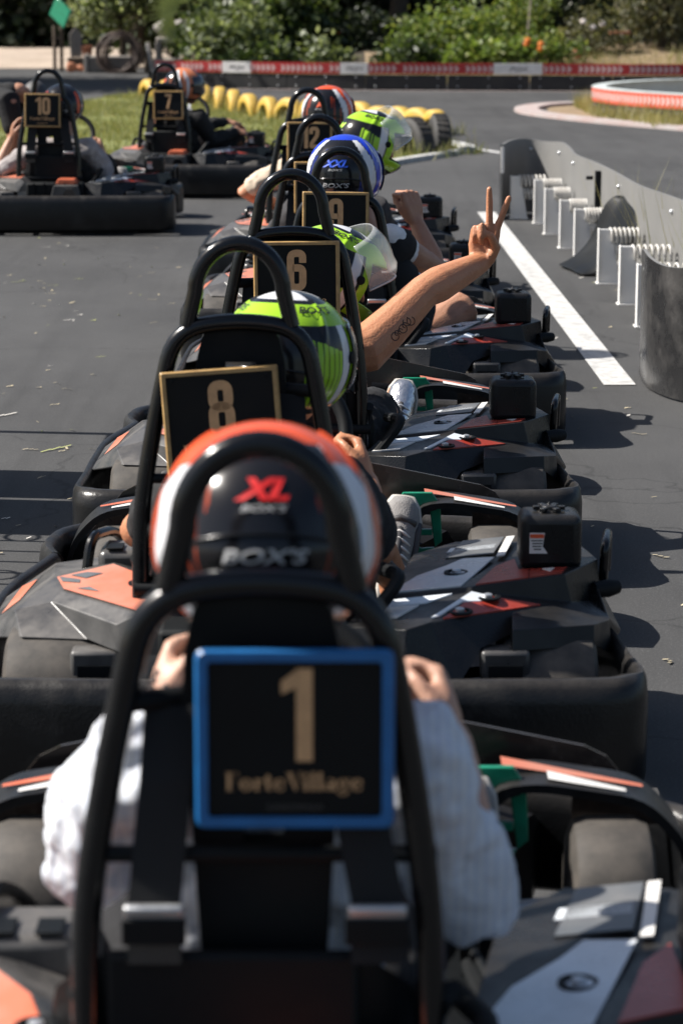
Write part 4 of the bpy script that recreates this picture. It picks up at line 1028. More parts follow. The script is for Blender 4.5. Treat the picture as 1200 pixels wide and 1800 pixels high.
seated('person in striped white shirt and blurred orange helmet, nearest the camera', karts['1'], dict(
    head=(-.057, .20, .885), sh=.665, cx=-.055, sy=.135, skin='skin_fair', shirt='shirt_stripe', sleeve=1.62, bulk=1.0, svox=.0055, crease=.022, pitch=R(-17), size='XL', hcol=OR, hstyle='band', nu=400, nv=230,
    arms=[gL((-.275, .22, .50), (-.205, .42, .615), sleeve=1.3), gR((.19, .25, .43), (.172, .42, .58), sleeve=1.42)], legs=LEG, shoe='white', garment='striped_shirt',
    tattoo=[((0, 1, -.25), squig((-.225, .45, .65), (1, 0, 0), (0, 0, 1), 5, .06, .03), .0035)]))
seated('person in lime L helmet with white trainers, in the number 8 kart', karts['8'], dict(
    head=(-.035, .25, .772), sh=.56, cx=-.06, skin='skin_tan', shirt='shirt_black', sleeve=.7, size='L', hcol=GR, hstyle='stripes', tc='txt_green', yaw=R(-24), pitch=R(-3), bulk=.86, nu=320, nv=180,
    arms=[gL(), gR((.15, .24, .38), (.135, .42, .49))], legs=LEGB, trousers=False, shoe='white'))
seated('person in open-visor lime helmet waving a peace sign with raised bare arm', karts['6'], dict(
    head=(.0, .33, .735), sh=.585, cx=-.06, sy=.14, skin='skin_tan', shirt='shirt_black', sleeve=.35, size='M', hcol=GR, hstyle='stripes', tc='txt_green', yaw=R(-66), pitch=R(-24), bulk=.84, openv=True, nu=240, nv=140, vox=.0042,
    arms=[gL(), dict(s=(.105, .15, .56), e=(.262, .27, .70), w=(.425, .43, .762), u=(.13, .03, 1), palm=(-.05, -1, .05), side=1, pose='peace', sleeve=.05, thick=1.2, hs=1.1)], legs=LEGB, shoe='silver',
    tattoo=[((0, 1, -.12), squig((.20, .2, .61), (.75, 0, .65), (-.6, 0, .75), 7, .07, .016), .0013)]))
seated('person in blue XXL helmet resting a fist at the chin', karts['9'], dict(
    cuff=True, vest=True, head=(-.09, .24, .87), sh=.62, cx=.0, skin='skin_mid', shirt='shirt_black', sleeve=.12, crease=.006, size='XXL', hcol=BL, tc='txt_blue', yaw=R(-14), bulk=1.0, vox=.005, nu=160, nv=96,
    arms=[gL(), dict(s=(.085, .15, .645), e=(.235, .30, .54), w=(.165, .37, .705), u=(-.25, .05, 1), palm=(-.65, .75, 0), side=1, pose='fist', hs=1.12)],
    legs=[dict(k=(-.33, .56, .38), a=(-.27, .92, .17)), dict(k=(.325, .42, .37), a=(.21, .84, .16), t=1.3)], trousers=False))
seated('person in lime helmet with raised clear visor behind the blue helmet', karts['4'], dict(
    head=(.10, .25, .875), sh=.62, cx=-.03, skin='skin_mid', shirt='shirt_dark', size='M', hcol=GR, hstyle='stripes', tc='txt_green', yaw=R(-68), pitch=R(-14), openv=True, vox=.008, arms=[gL(), gR()], legs=LEG))
seated('person in beige shirt with elbow out, in the number 12 kart', karts['12'], dict(
    head=(-.02, .22, .885), sh=.63, cx=-.06, skin='skin_tan', shirt='shirt_beige', sleeve=.75, size='M', hcol=OR, yaw=R(-18), vox=.008, tc='txt_orange',
    arms=[gL((-.45, .16, .50), (-.25, .30, .40)), gR()], legs=LEG))
seated('person in patterned grey shirt reaching back, in the number 10 kart', karts['10'], dict(
    head=(-.075, .22, .775), sh=.54, cx=-.06, skin='skin_mid', shirt='shirt_grey', sleeve=.8, size='S', hcol=OR, hstyle='dark', tc='txt_orange', vox=.007, bulk=.95,
    arms=[dict(e=(-.50, .14, .36), w=(-.40, .20, .58), u=(.2, 0, 1), palm=(1, .2, 0), side=-1, pose='relaxed'), gR((.21, .24, .34), (.155, .43, .47))], legs=LEG, shoe='white'))
seated('person in black long sleeves resting hands on one knee', karts['7'], dict(
    head=(-.05, .22, .79), sh=.59, cx=-.07, skin='skin_mid', shirt='shirt_black', sleeve=1.85, size='M', hcol=(.62, .20, .09), hstyle='plain', tc='txt_orange', yaw=R(-58), vox=.007,
    arms=[dict(e=(.05, .36, .50), w=(.25, .50, .525), u=(.8, .3, -.2), palm=(0, 0, -1), side=-1, pose='relaxed'), dict(e=(.16, .30, .40), w=(.33, .48, .46), u=(.7, .4, -.3), palm=(0, 0, -1), side=-1, pose='relaxed')],
    legs=[LEG[0], dict(k=(.30, .62, .43), a=(.25, .93, .17))]))

# person bending over at the left edge
def bender():
    per = empty('person', (-2.16, 15.95, 0), 0, 'person in black t-shirt leaning over beside the number 10 kart', 'person')
    b = MB()
    pel = Vector((-.42, .05, .78)); che = Vector((-.12, .0, .80)); nk = Vector((.05, 0, .86)); hd = Vector((.17, .10, .80))
    b.blob([pel, lerp(pel, che, .5), che, nk], [.13, .13, .14, .07], 18, 0, .8, (0, 0, 1)); b.blob([nk, hd], [.055, .055], 12); b.ell(hd, (.08, .095, .11), 0, 18, 12)
    for sx in (-1, 1): b.ell(hd + Vector((0, sx * .08, 0)), (.02, .01, .03), 0, 8, 6)
    b.blob([hd + Vector((.08, .0, -.01)), hd + Vector((.105, 0, -.03))], [.012, .014], 8)
    arms = []
    for S, E_, W_, pl in (((.02, -.16, .80), (.06, -.20, .52), (.12, -.12, .33), (0, 1, 0)), ((.03, .16, .82), (.16, .22, .66), (.20, .05, .72), (0, -1, 0))):
        S, E_, W_ = Vector(S), Vector(E_), Vector(W_); arms.append((S, E_))
        b.blob([S, lerp(S, E_, .4), E_, lerp(E_, W_, .3), W_], [.062, .054, .044, .042, .028], 14); hand(b, W_, W_ - E_, pl, 1, 'relaxed')
    for sy in (-1, 1):
        hp = pel + Vector((0, sy * .09, -.03)); kn = Vector((-.36, sy * .11, .42)); an = Vector((-.46, sy * .12, .06))
        b.blob([hp, lerp(hp, kn, .5), kn, lerp(kn, an, .3), an], [.09, .08, .058, .056, .036], 14); b.blob([an, an + Vector((.15, 0, -.02))], [.04, .03], 10)
    voxel(b, 'body', M['skin_mid'], .007, 5, per)
    s = MB(); s.blob([pel + Vector((.05, 0, 0)), lerp(pel, che, .5), che, nk - Vector((.06, 0, .02))], [.145, .15, .16, .10], 18, 0, .82, (0, 0, 1))
    for S, E_ in arms: s.blob([che, S, lerp(S, E_, .55)], [.11, .082, .068], 14)
    voxel(s, 'shirt', M['shirt_black'], .008, 4, per)
    t = MB(); t.ell(pel, (.16, .15, .15))
    for sy in (-1, 1):
        hp = pel + Vector((0, sy * .09, -.03)); kn = Vector((-.36, sy * .11, .42)); t.blob([hp, lerp(hp, kn, .5), lerp(kn, hp, .1)], [.11, .10, .085], 14)
    voxel(t, 'shorts', M['trousers'], .009, 4, per)
    h = MB(); h.ell(hd + Vector((-.012, 0, .02)), (.09, .1, .11), 0, 18, 12); voxel(h, 'hair', M['shoe_dark'], .008, 2, per)
    c = MB()
    for i in range(5): c.box((0, -.0, 0), (.02, .002, .03))
    for sy in (-1, 1):
        an = Vector((-.46, sy * .12, .06)); q = MB(); q.blob([an + Vector((-.03, 0, -.015)), an + Vector((.17, 0, -.025))], [.048, .036], 12); q.build('shoe', M['shoe_dark'], per, smooth=180)
bender()

# ------------------------------------------------------------------ far barrier with banner panels
M['barrier_red'] = mat('banner_red', (0.42, 0.022, 0.022), 0.5, col2=(0.30, 0.03, 0.03), scale=3, amt=0.6)
M['barrier_orange'] = mat('banner_orange_red', (0.60, 0.075, 0.035), 0.5, col2=(0.5, 0.1, 0.06), scale=4, amt=0.6)
M['rubber_wall'] = mat('rubber_wall', (0.010, 0.010, 0.011), 0.6, col2=(0.035, 0.032, 0.028), scale=3, amt=0.7, bump=0.3, bscale=30)
M['chev'] = mat('chevron_print', (0.60, 0.42, 0.40), 0.5)
M['paleblue'] = mat('pale_blue_sheet', (0.52, 0.57, 0.57), 0.6, col2=(0.36, 0.38, 0.36), scale=3, amt=0.7)
def barrier(name, label, path, panels, z0, z1, wall_m, x_of=None, gap=.006):
    root = empty(name, (path[0][0], path[0][1], 0), 0, label, 'barrier')
    P = [Vector((p[0], p[1], 0)) for p in path]; L0 = [0]
    for i in range(1, len(P)): L0.append(L0[-1] + (P[i] - P[i - 1]).length)
    def at(s):
        s = max(0, min(s, L0[-1] - 1e-6))
        i = max(j for j in range(len(P) - 1) if L0[j] <= s); t = (s - L0[i]) / (L0[i + 1] - L0[i])
        d = (P[min(i + 2, len(P) - 1)] - P[max(i - 1, 0)]).normalized(); p = P[i].lerp(P[i + 1], t) - P[0]
        return p, Vector((d.y, -d.x, 0))           # outward = to the right of travel
    def ribbonwall(s0, s1, za, zb, o0, o1, nm, m, par=root):
        n = max(1, int((s1 - s0) / .18)); rings = []
        for i in range(n + 1):
            p, o = at(s0 + (s1 - s0) * i / n)
            rings.append([(*(p + o * o0).xy, za), (*(p + o * o1).xy, za), (*(p + o * o1).xy, zb), (*(p + o * o0).xy, zb)])
        mb = MB(); mb.loft(rings); return mb.build(nm, m, par, smooth=25)
    s = 0
    while s < L0[-1] - .05:
        e = min(s + 1.25, L0[-1]); wl = ribbonwall(s, e - .012, 0, z0 - .012, -.05, .02, 'rubber_panel', wall_m)
        mb = MB()
        for f_ in (.12, .5, .88):
            for zz in (.06, z0 - .05):
                p, o = at(s + (e - s) * f_); q = p + o * .021; mb.ell((q.x, q.y, zz), (.012, .012, .012), 0, 8, 5)
        mb.build('bolt_heads', M['steel'], wl, smooth=180); s = e
    for a, b, kind in panels:
        m = {'r': M['barrier_red'], 'o': M['barrier_orange'], 'w': M['purewhite']}[kind]
        pn = ribbonwall(a + gap / 2, b - gap / 2, z0, z1, -.05, .032, 'banner_panel', m)
        h = z1 - z0; mb = MB()
        def lay(poly, s_c):
            v = []
            for x, y in poly:
                p, o = at(s_c + x); q = p + o * .0345; v.append((q.x, q.y, z0 + h / 2 + y))
            mb.add(v, [tuple(range(len(poly)))])
        if kind in 'ro':
            n = max(1, round((b - a) / .085)); st = (b - a) / n
            for i in range(n):
                if i % 6 == 5 and kind == 'r': continue
                for q in ribbon([(-.018, h * .27), (.022, 0), (-.018, -h * .27)], .036): lay([(p.x, p.y) for p in q], a + st * (i + .5))
            mb.build('chevrons', M['chev'], pn, smooth=0)
        else:
            v, f = text_mesh('PGH', .10, .25, 0, 1.3); o_ = len(mb.v); vv = []
            for x, y in v:
                p, o = at((a + b) / 2 + x); q = p + o * .0345; vv.append((q.x, q.y, z0 + h / 2 - .035 + y))
            mb.add(vv, f); mb.build('lettering', M['numdim'], pn, smooth=0)
    return root
fb = crv([(-3.05, 38.95), (-1.77, 38.2), (0, 37.55), (1.73, 37.33), (3.44, 37.12), (5.0, 36.9), (7.5, 37.4)], 10)
fbx = [p.x for p in fb]; fl_ = [0]
for i in range(1, len(fb)): fl_.append(fl_[-1] + (fb[i] - fb[i - 1]).length)
def s_at(px):
    X = (px - 600) / 4250 * 36.9
    for i in range(len(fb) - 1):
        if fbx[i] <= X <= fbx[i + 1]: return fl_[i] + (X - fbx[i]) / (fbx[i + 1] - fbx[i]) * (fl_[i + 1] - fl_[i])
    return 0.0
edges = [(262, 388, 'r'), (388, 440, 'w'), (440, 520, 'r'), (520, 598, 'r'), (598, 647, 'w'), (647, 756, 'r'), (756, 865, 'r'), (865, 950, 'w'), (950, 1040, 'r'), (1040, 1135, 'r'), (1135, 1290, 'r')]
barrier('track_barrier', 'low black barrier with red and white banner panels across the far bend', fb, [(s_at(a), s_at(b), k_) for a, b, k_ in edges], .243, .405, M['rubber_wall'])
ib = crv([(5.2, 33.3), (4.3, 32.9), (3.6, 32.0), (3.22, 31.0), (3.16, 30.2), (3.4, 29.2), (3.94, 28.2), (4.7, 27.2), (5.4, 26.5)], 8)
tot = sum((ib[i + 1] - ib[i]).length for i in range(len(ib) - 1)); kk = [tot * i / 12 for i in range(13)]
barrier('island_barrier', 'curved orange red and white barrier round the island on the right', ib, [(a, b, 'o') for a, b in zip(kk[:-1], kk[1:])], .155, .315, M['rubber_wall'])
o = bpy.data.objects['island_barrier']
sheet('island_gravel', [(q.x + .1, q.y) for q in ib], .02, M['sand'])
# white lip on top
mb = MB(); rings = []
ii = ib
mbr = MB()
for i in range(len(ii)):
    t = (ii[min(i + 1, len(ii) - 1)] - ii[max(i - 1, 0)]).normalized(); nn = Vector((t.y, -t.x))
    p = ii[i] - ii[0]
    rings.append([(p.x + nn.x * a, p.y + nn.y * a, z) for a, z in ((-.14, .317), (.035, .317), (.035, .330), (-.14, .330))])
mb.loft(rings); mb.build('top_lip', M['paleblue'], o, smooth=25)
mb = MB(); rings = []
for i in range(len(ii)):
    t = (ii[min(i + 1, len(ii) - 1)] - ii[max(i - 1, 0)]).normalized(); nn = Vector((t.y, -t.x)); p = ii[i] - ii[0]
    rings.append([(p.x + nn.x * a, p.y + nn.y * a, z) for a, z in ((-.075, .02), (-.053, .02), (-.053, .315), (-.075, .315))])
mb.loft(rings); mb.build('inner_sheet', M['paleblue'], o, smooth=25)

# ------------------------------------------------------------------ tyres along the lawn
M['yellow'] = mat('yellow_paint', (0.58, 0.37, 0.045), 0.6, col2=(0.40, 0.27, 0.09), scale=7, amt=0.8, bump=0.3, bscale=30)
M['tyre_black'] = mat('old_tyre', (0.018, 0.018, 0.019), 0.7, col2=(0.06, 0.052, 0.042), scale=6, amt=0.7, bump=0.2, bscale=40)
def tyre(name, label, group, loc, rz, r, wd, m, lean=0, tread=True):
    h = wd / 2; mb = MB()
    mb.lathe([(r * .62, -h * .75), (r * .66, -h * .98), (r * .80, -h), (r * .93, -h * .85), (r * .985, -h * .6), (r, 0), (r * .985, h * .6), (r * .93, h * .85), (r * .80, h), (r * .66, h * .98), (r * .62, h * .75), (r * .70, h * .5), (r * .84, h * .3), (r * .84, -h * .3), (r * .70, -h * .5)], 40, 0, 'X', closed=True)
    if tread:
        for a in range(30):
            an = a * math.pi / 15
            for sx in (-.45, 0, .45): mb.box((sx * h, r * .998 * math.cos(an), r * .998 * math.sin(an)), (h * .36, .012, .034), 0, (an + math.pi / 2 * 0, 0, 0))
    o = mb.build(name, m, smooth=40); o.location = loc; o.rotation_euler = (0, lean, rz); return tag(o, label, 'tyre', group)
yp = [(-2.72, 34.75), (-2.42, 34.05), (-2.12, 33.3), (-1.82, 32.45), (-1.56, 31.4), (-1.35, 30.6), (-1.12, 29.85), (-.88, 29.3), (-.62, 28.85), (-.33, 28.35), (-.05, 27.85), (.20, 27.35), (.42, 26.95), (.62, 26.6), (.82, 26.3), (1.0, 25.95)]
ordn = ['first', 'second', 'third', 'fourth', 'fifth', 'sixth', 'seventh', 'eighth', 'ninth', 'tenth', 'eleventh', 'twelfth', 'thirteenth', 'fourteenth', 'fifteenth', 'sixteenth', 'seventeenth']
for i, (x, y) in enumerate(yp):
    a, b = yp[max(i - 1, 0)], yp[min(i + 1, len(yp) - 1)]; d = math.atan2(b[1] - a[1], b[0] - a[0])
    tyre('tyre', 'yellow painted half-buried tyre, %s of the yellow row from the far end' % ordn[i], 'yellow tyres edging the lawn', (x, y, .0 + rn.uniform(-.02, .02)), d + math.pi / 2 + rn.uniform(-.15, .15), .275, .155, M['yellow'], rn.uniform(-.06, .06), False)
for i, (x, y, rz, r, lab) in enumerate(((.30, 23.7, R(22), .29, 'worn black tyre half hidden behind the lime helmet'), (.48, 22.95, R(26), .29, 'dusty brownish black tyre in the middle of the black tyres'),
                                        (.665, 22.72, R(27), .32, 'large black tyre with open hole facing left'), (.925, 23.15, R(6), .33, 'black tyre with grooved tread facing the track, end of the row'))):
    tyre('tyre', lab, 'black tyres at the end of the lawn', (x, y, .03), rz, r, .175, M['tyre_black'], 0, True)

# ------------------------------------------------------------------ rubber pit barrier on the right
M['belt'] = mat('conveyor_belt', (0.022, 0.022, 0.023), 0.42, rvar=0.15, col2=(0.10, 0.095, 0.09), scale=5, amt=0.8, lo=0.45, hi=0.8, bump=0.15, bscale=40)
M['belt_in'] = mat('belt_inner', (0.17, 0.168, 0.163), 0.55, col2=(0.215, 0.21, 0.20), scale=2.5, amt=0.5, bump=0.15, bscale=40)
M['white_steel'] = mat('white_steel', (0.74, 0.73, 0.71), 0.5, col2=(0.55, 0.46, 0.36), scale=9, amt=0.55, lo=0.55, hi=0.75)
M['spring'] = mat('painted_spring', (0.62, 0.61, 0.58), 0.4, col2=(0.35, 0.3, 0.25), scale=20, amt=0.5)
pit = empty('pit_barrier', (1.6, 12.5, 0), 0, 'curved grey black rubber barrier with rounded ends beside the white line', 'barrier')
bp_ = crv([(1.205, 9.60), (1.195, 9.24), (1.28, 8.94), (1.48, 8.82), (1.68, 8.95), (1.76, 9.5), (1.69, 11.0), (1.60, 12.4), (1.54, 13.5), (1.465, 15.0), (1.475, 15.9), (1.44, 16.5), (1.30, 16.72), (1.14, 16.58), (1.065, 16.22)], 9)
mb = MB(); rings = []
for i, p in enumerate(bp_):
    t = (bp_[min(i + 1, len(bp_) - 1)] - bp_[max(i - 1, 0)]).normalized(); nn = Vector((t.y, -t.x)); x, y = p.x - 1.6, p.y - 12.5
    hh = .505 + .008 * math.sin(i * .35)
    rings.append([(x + nn.x * a, y + nn.y * a, z) for a, z in ((.0, .008), (.014, .008), (.014, hh), (.0, hh))])
n = len(rings); V = [q for r_ in rings for q in r_]; F = []; MI = []
for i in range(n - 1):
    for j in range(4): F.append((i * 4 + j, i * 4 + (j + 1) % 4, i * 4 + 4 + (j + 1) % 4, i * 4 + 4 + j)); MI.append((0, 0, 1, 1)[j])
F += [(3, 2, 1, 0), tuple((n - 1) * 4 + j for j in range(4))]; MI += [1, 1]
mb.v, mb.f, mb.m = V, F, MI
# material 0 outside, 1 inside
mb.build('rubber_sheet', [M['belt'], M['belt_in']], pit, smooth=50)
for p in (bp_[4], bp_[20], bp_[40], bp_[60], bp_[72], bp_[84], bp_[96], bp_[108]):
    for z in (.10, .44):
        mb = MB(); mb.ell((p.x - 1.6 - .004, p.y - 12.5, z), (.013, .013, .013), 0, 8, 6); mb.build('bolt', M['steel'], pit, smooth=180)
mb = MB(); mb.box((1.068 - 1.6, 16.2 - 12.5, .40), (.02, .012, .17)); mb.build('white_tag', M['purewhite'], pit, bevel=.002)
mb = MB(); mb.box((1.50 - 1.6 - .01, 14.15 - 12.5, .29), (.035, .05, .38)); mb.tube([(1.46 - 1.6, 14.15 - 12.5, .44), (1.42 - 1.6, 14.15 - 12.5, .44)], .012, 8); mb.build('post', M['satin'], pit, bevel=.003)
sup = [(1.325, 16.02), (1.335, 15.3), (1.355, 14.45), (1.385, 13.85), (1.40, 12.68), (1.415, 11.82), (1.405, 11.02)]
def support(x, y, wallx, label, grp):
    s = empty('spring_support', (x, y, 0), 0, label, 'support', grp)
    mb = MB(); mb.prism([(-.05, .004), (.06, .004), (.012, .285), (-.05, .285)], -.012, .012, 0, 'XZ'); mb.build('gusset_plate', M['white_steel'], s, smooth=0, bevel=.002)
    MB().box((-.054, .0, .145), (.007, .06, .286)).build('flange', M['white_steel'], s, smooth=0, bevel=.001)
    MB().box((0.0, .0, .002), (.13, .09, .006)).build('foot_plate', M['white_steel'], s, smooth=0)
    Lg = wallx - x - .02
    for zz in (.252, .165):
        n = 7 * 14; r = .038 if zz > .2 else .034
        x0 = .0 if zz > .2 else .03
        mb = MB(); mb.tube([(x0 + (Lg - x0) * i / n, r * math.cos(2 * math.pi * i / 14), zz + r * math.sin(2 * math.pi * i / 14)) for i in range(n + 1)], .0062, 6)
        mb.build('spring', M['spring'], s, smooth=180)
    return s
def wx(y):
    return min((abs(p.y - y), p.x) for p in bp_ if p.x > 1.4)[1]
for i, (x, y) in enumerate(sup):
    lab = 'white triangular steel spring support by the rubber barrier, %s counting from the far end' % ordn[i]
    support(x, y, wx(y), lab, 'white spring supports inside the rubber barrier')
support(1.19, 16.35, 1.40, 'shaded grey spring support inside the dark far curl of the barrier', 'white spring supports inside the rubber barrier')
# bent black plastic seat shell
SH = [[(1.198, 13.45, .010), (1.245, 13.2, .012), (1.272, 13.0, .010)], [(1.282, 13.45, .055), (1.335, 13.25, .045), (1.372, 13.0, .042)], [(1.366, 13.45, .14), (1.425, 13.3, .13), (1.456, 13.0, .122)],
      [(1.402, 13.42, .237), (1.475, 13.3, .225), (1.516, 12.95, .206)], [(1.429, 13.4, .333), (1.51, 13.3, .31), (1.552, 12.92, .294)], [(1.466, 13.38, .388), (1.54, 13.3, .365), (1.584, 12.95, .382)],
      [(1.517, 13.36, .415), (1.572, 13.3, .412), (1.604, 13.02, .421)], [(1.545, 13.5, .384), (1.595, 13.42, .391), (1.612, 13.15, .395)], [(1.55, 13.5, .277), (1.60, 13.42, .253), (1.614, 13.15, .232)], [(1.55, 13.5, .10), (1.60, 13.42, .096), (1.614, 13.15, .093)]]
mb = MB(); V = []
for r_ in SH:
    l, m_, q = map(Vector, r_); V += [l + (l - m_) * .12 + Vector((.03, 0, -.035)), l, (l + m_) / 2 - Vector((0, 0, .012)), m_, (m_ + q) / 2 - Vector((0, 0, .012)), q, q + (q - m_) * .10 + Vector((.02, 0, -.04))]
V = [(x - 1.35, y - 13.12, max(z, .008)) for x, y, z in V]
mb.add(V, [(i * 7 + j, i * 7 + j + 1, i * 7 + 8 + j, i * 7 + 7 + j) for i in range(len(SH) - 1) for j in range(6)])
o = mb.build('plastic_seat_shell', M['satin'], smooth=180); o.location = (1.35, 13.12, 0)
sd = o.modifiers.new('t', 'SOLIDIFY'); sd.thickness = .008; ss = o.modifiers.new('s', 'SUBSURF'); ss.levels = 2; ss.render_levels = 2
tag(o, 'black curved plastic seat shell leaning among the white spring supports', 'seat shell')

# ------------------------------------------------------------------ planting
def leaf_mat(name, c, tr=0.35, rough=0.5):
    m = bpy.data.materials.new(name); m.use_nodes = True; n = m.node_tree; L = n.links
    b = n.nodes['Principled BSDF']; b.inputs['Base Color'].default_value = (*c, 1); b.inputs['Roughness'].default_value = rough
    t = n.nodes.new('ShaderNodeBsdfTranslucent'); t.inputs[0].default_value = (min(1, c[0] * 1.5), min(1, c[1] * 1.5), c[2] * .8, 1)
    mx = n.nodes.new('ShaderNodeMixShader'); mx.inputs[0].default_value = tr
    L.new(b.outputs[0], mx.inputs[1]); L.new(t.outputs[0], mx.inputs[2]); L.new(mx.outputs[0], n.nodes['Material Output'].inputs[0]); return m
LF = {'bright': [leaf_mat('leaf_bright', (.15, .215, .045)), leaf_mat('leaf_mid', (.075, .12, .025)), leaf_mat('leaf_yellow', (.24, .27, .075))],
      'mid': [leaf_mat('leaf_green', (.055, .085, .022)), leaf_mat('leaf_deep', (.025, .042, .013)), leaf_mat('leaf_light', (.13, .165, .055))],
      'pale': [leaf_mat('leaf_pale', (.15, .185, .085)), leaf_mat('leaf_olive', (.06, .08, .03)), leaf_mat('leaf_white', (.34, .38, .25))],
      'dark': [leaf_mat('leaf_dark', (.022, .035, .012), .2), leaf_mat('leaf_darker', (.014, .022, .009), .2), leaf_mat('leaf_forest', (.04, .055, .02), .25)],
      'olive': [leaf_mat('leaf_grey', (.13, .13, .075)), leaf_mat('leaf_greygreen', (.09, .095, .05)), leaf_mat('leaf_sand', (.19, .17, .10))]}
M['bark'] = mat('bark', (.06, .045, .032), .9, col2=(.11, .085, .06), scale=8, bump=.6, bscale=25)
def leaves(mb, c, rad, n, size, rr, asp=.42, clump=None, droop=0, shell=.45):
    ncl = clump or max(6, n // 28); cs = []
    for _ in range(ncl):
        while True:
            d = Vector((rr.uniform(-1, 1), rr.uniform(-1, 1), rr.uniform(-1, 1)))
            if .02 < d.length < 1: break
        d = d.normalized() * (shell + (1 - shell) * rr.random()) * rr.uniform(.75, 1.08)
        cs.append((Vector((c[0] + d.x * rad[0], c[1] + d.y * rad[1], c[2] + d.z * rad[2])), rr.choice((0, 0, 1, 1, 2)), d))
    V, F, MI = [], [], []
    k = sum(rad) / 3 * .30
    for _ in range(n):
        p0, mi, dd = rr.choice(cs)
        p = p0 + Vector((rr.gauss(0, k), rr.gauss(0, k), rr.gauss(0, k * .8)))
        if p.z < .03: continue
        u = (Vector((rr.uniform(-1, 1), rr.uniform(-1, 1), rr.uniform(-.6, .9))) + dd * .5 + Vector((0, 0, -droop))).normalized()
        v = u.orthogonal(); v = Matrix.Rotation(rr.uniform(0, 6.28), 3, u) @ v
        s = size * rr.uniform(.6, 1.3); o = len(V)
        V += [p, p + u * s * .5 + v * s * asp * .5, p + u * s, p + u * s * .5 - v * s * asp * .5]
        F.append((o, o + 1, o + 2, o + 3)); MI.append(mi if rr.random() < .8 else rr.randrange(3))
    o = len(mb.v); mb.v += V; mb.f += [tuple(i + o for i in f) for f in F]; mb.m += MI
def plant(name, label, cat, loc, blobs, kind, size, trunk=None, asp=.42, seed=1, droop=0, group=None):
    """blobs: (offset, radii, leaf count)"""
    rr = random.Random(seed); r = empty(name, loc, 0, label, cat, group); mb = MB()
    for c, rad, n in blobs: leaves(mb, c, rad, n, size, rr, asp, None, droop)
    me = bpy.data.meshes.new('crown'); me.from_pydata([tuple(v) for v in mb.v], [], mb.f)
    for m in LF[kind]: me.materials.append(m)
    me.polygons.foreach_set('material_index', mb.m); o = bpy.data.objects.new('crown', me); COL.objects.link(o); o.parent = r
    t = MB()
    if trunk:
        h, rad = trunk
        t.tube([(0, 0, -.05), (.03 * h, .02 * h, h * .35), (-.02 * h, .01 * h, h * .7), (.02 * h, 0, h)], [rad * 1.25, rad, rad * .85, rad * .6], 10)
        for c, rd, n in blobs[:6]: t.tube([(.0, 0, h * .75), ((c[0]) * .5, c[1] * .5, h * .75 + (c[2] - h * .75) * .5), (c[0], c[1], c[2])], [rad * .5, rad * .32, rad * .1], 7)
    else:
        for c, rd, n in blobs:
            for i in range(4): t.tube([(c[0] * .5 + rr.uniform(-.1, .1), c[1] * .5, 0), (c[0] + rr.uniform(-.5, .5) * rd[0], c[1] + rr.uniform(-.5, .5) * rd[1], c[2] + rd[2] * .5)], [.016, .006], 6)
    t.build('trunk' if trunk else 'stems', M['bark'], r, smooth=60)
    return r
def pxw(px, py, Y):
    f, p = 4250, math.atan(920 / 4250); s, c = math.sin(p), math.cos(p); v = (py - 900) / f; t = Y / (c - s * v)
    return ((px - 600) / f * t, 1.515 + t * (-s - c * v))
# bushes just behind the banner barrier (positions in metres)
BG = 'bushes behind the banner barrier'
plant('bush', 'pale speckled leafy bush left of centre behind the barrier', 'bush', (-1.75, 42.6, .1), [((0, 0, .75), (.55, .5, .75), 900), ((-.45, .2, .5), (.4, .4, .5), 500), ((.35, -.1, .45), (.35, .35, .45), 420)], 'pale', .15, seed=2, group=BG)
plant('bush', 'tall mid green shrub with large leaves, right of the palm leaf', 'bush', (-.85, 43.4, .1), [((0, 0, .9), (.6, .5, .9), 1100), ((.4, .1, .6), (.4, .4, .6), 600), ((-.5, 0, .8), (.4, .4, .7), 600)], 'mid', .17, seed=3, group=BG)
plant('bush', 'small pale bush at the left end of the dark gap', 'bush', (-.35, 41.9, .1), [((0, 0, .32), (.4, .3, .32), 420), ((.3, 0, .2), (.35, .25, .2), 260)], 'pale', .13, seed=4, group=BG)
plant('bush', 'bright yellow green rounded bush right of the dark gap', 'bush', (1.75, 42.2, .3), [((0, 0, .45), (.75, .6, .45), 1500), ((-.5, 0, .3), (.45, .4, .32), 700), ((.55, .1, .5), (.5, .4, .45), 900)], 'bright', .10, seed=5, group=BG)
plant('bush', 'taller bright green feathery bush behind the orange flowers', 'bush', (3.0, 43.4, .4), [((0, 0, .55), (.6, .5, .55), 1400), ((.3, 0, .85), (.4, .4, .35), 600), ((-.45, 0, .4), (.4, .4, .4), 600)], 'bright', .11, asp=.25, seed=6, group=BG)
plant('bush', 'low rounded green mound bush by the wooden stake', 'bush', (3.25, 41.2, .25), [((0, 0, .28), (.5, .35, .28), 900), ((-.5, 0, .16), (.4, .3, .18), 420), ((.5, .05, .18), (.35, .3, .2), 420)], 'bright', .09, seed=7, group=BG)
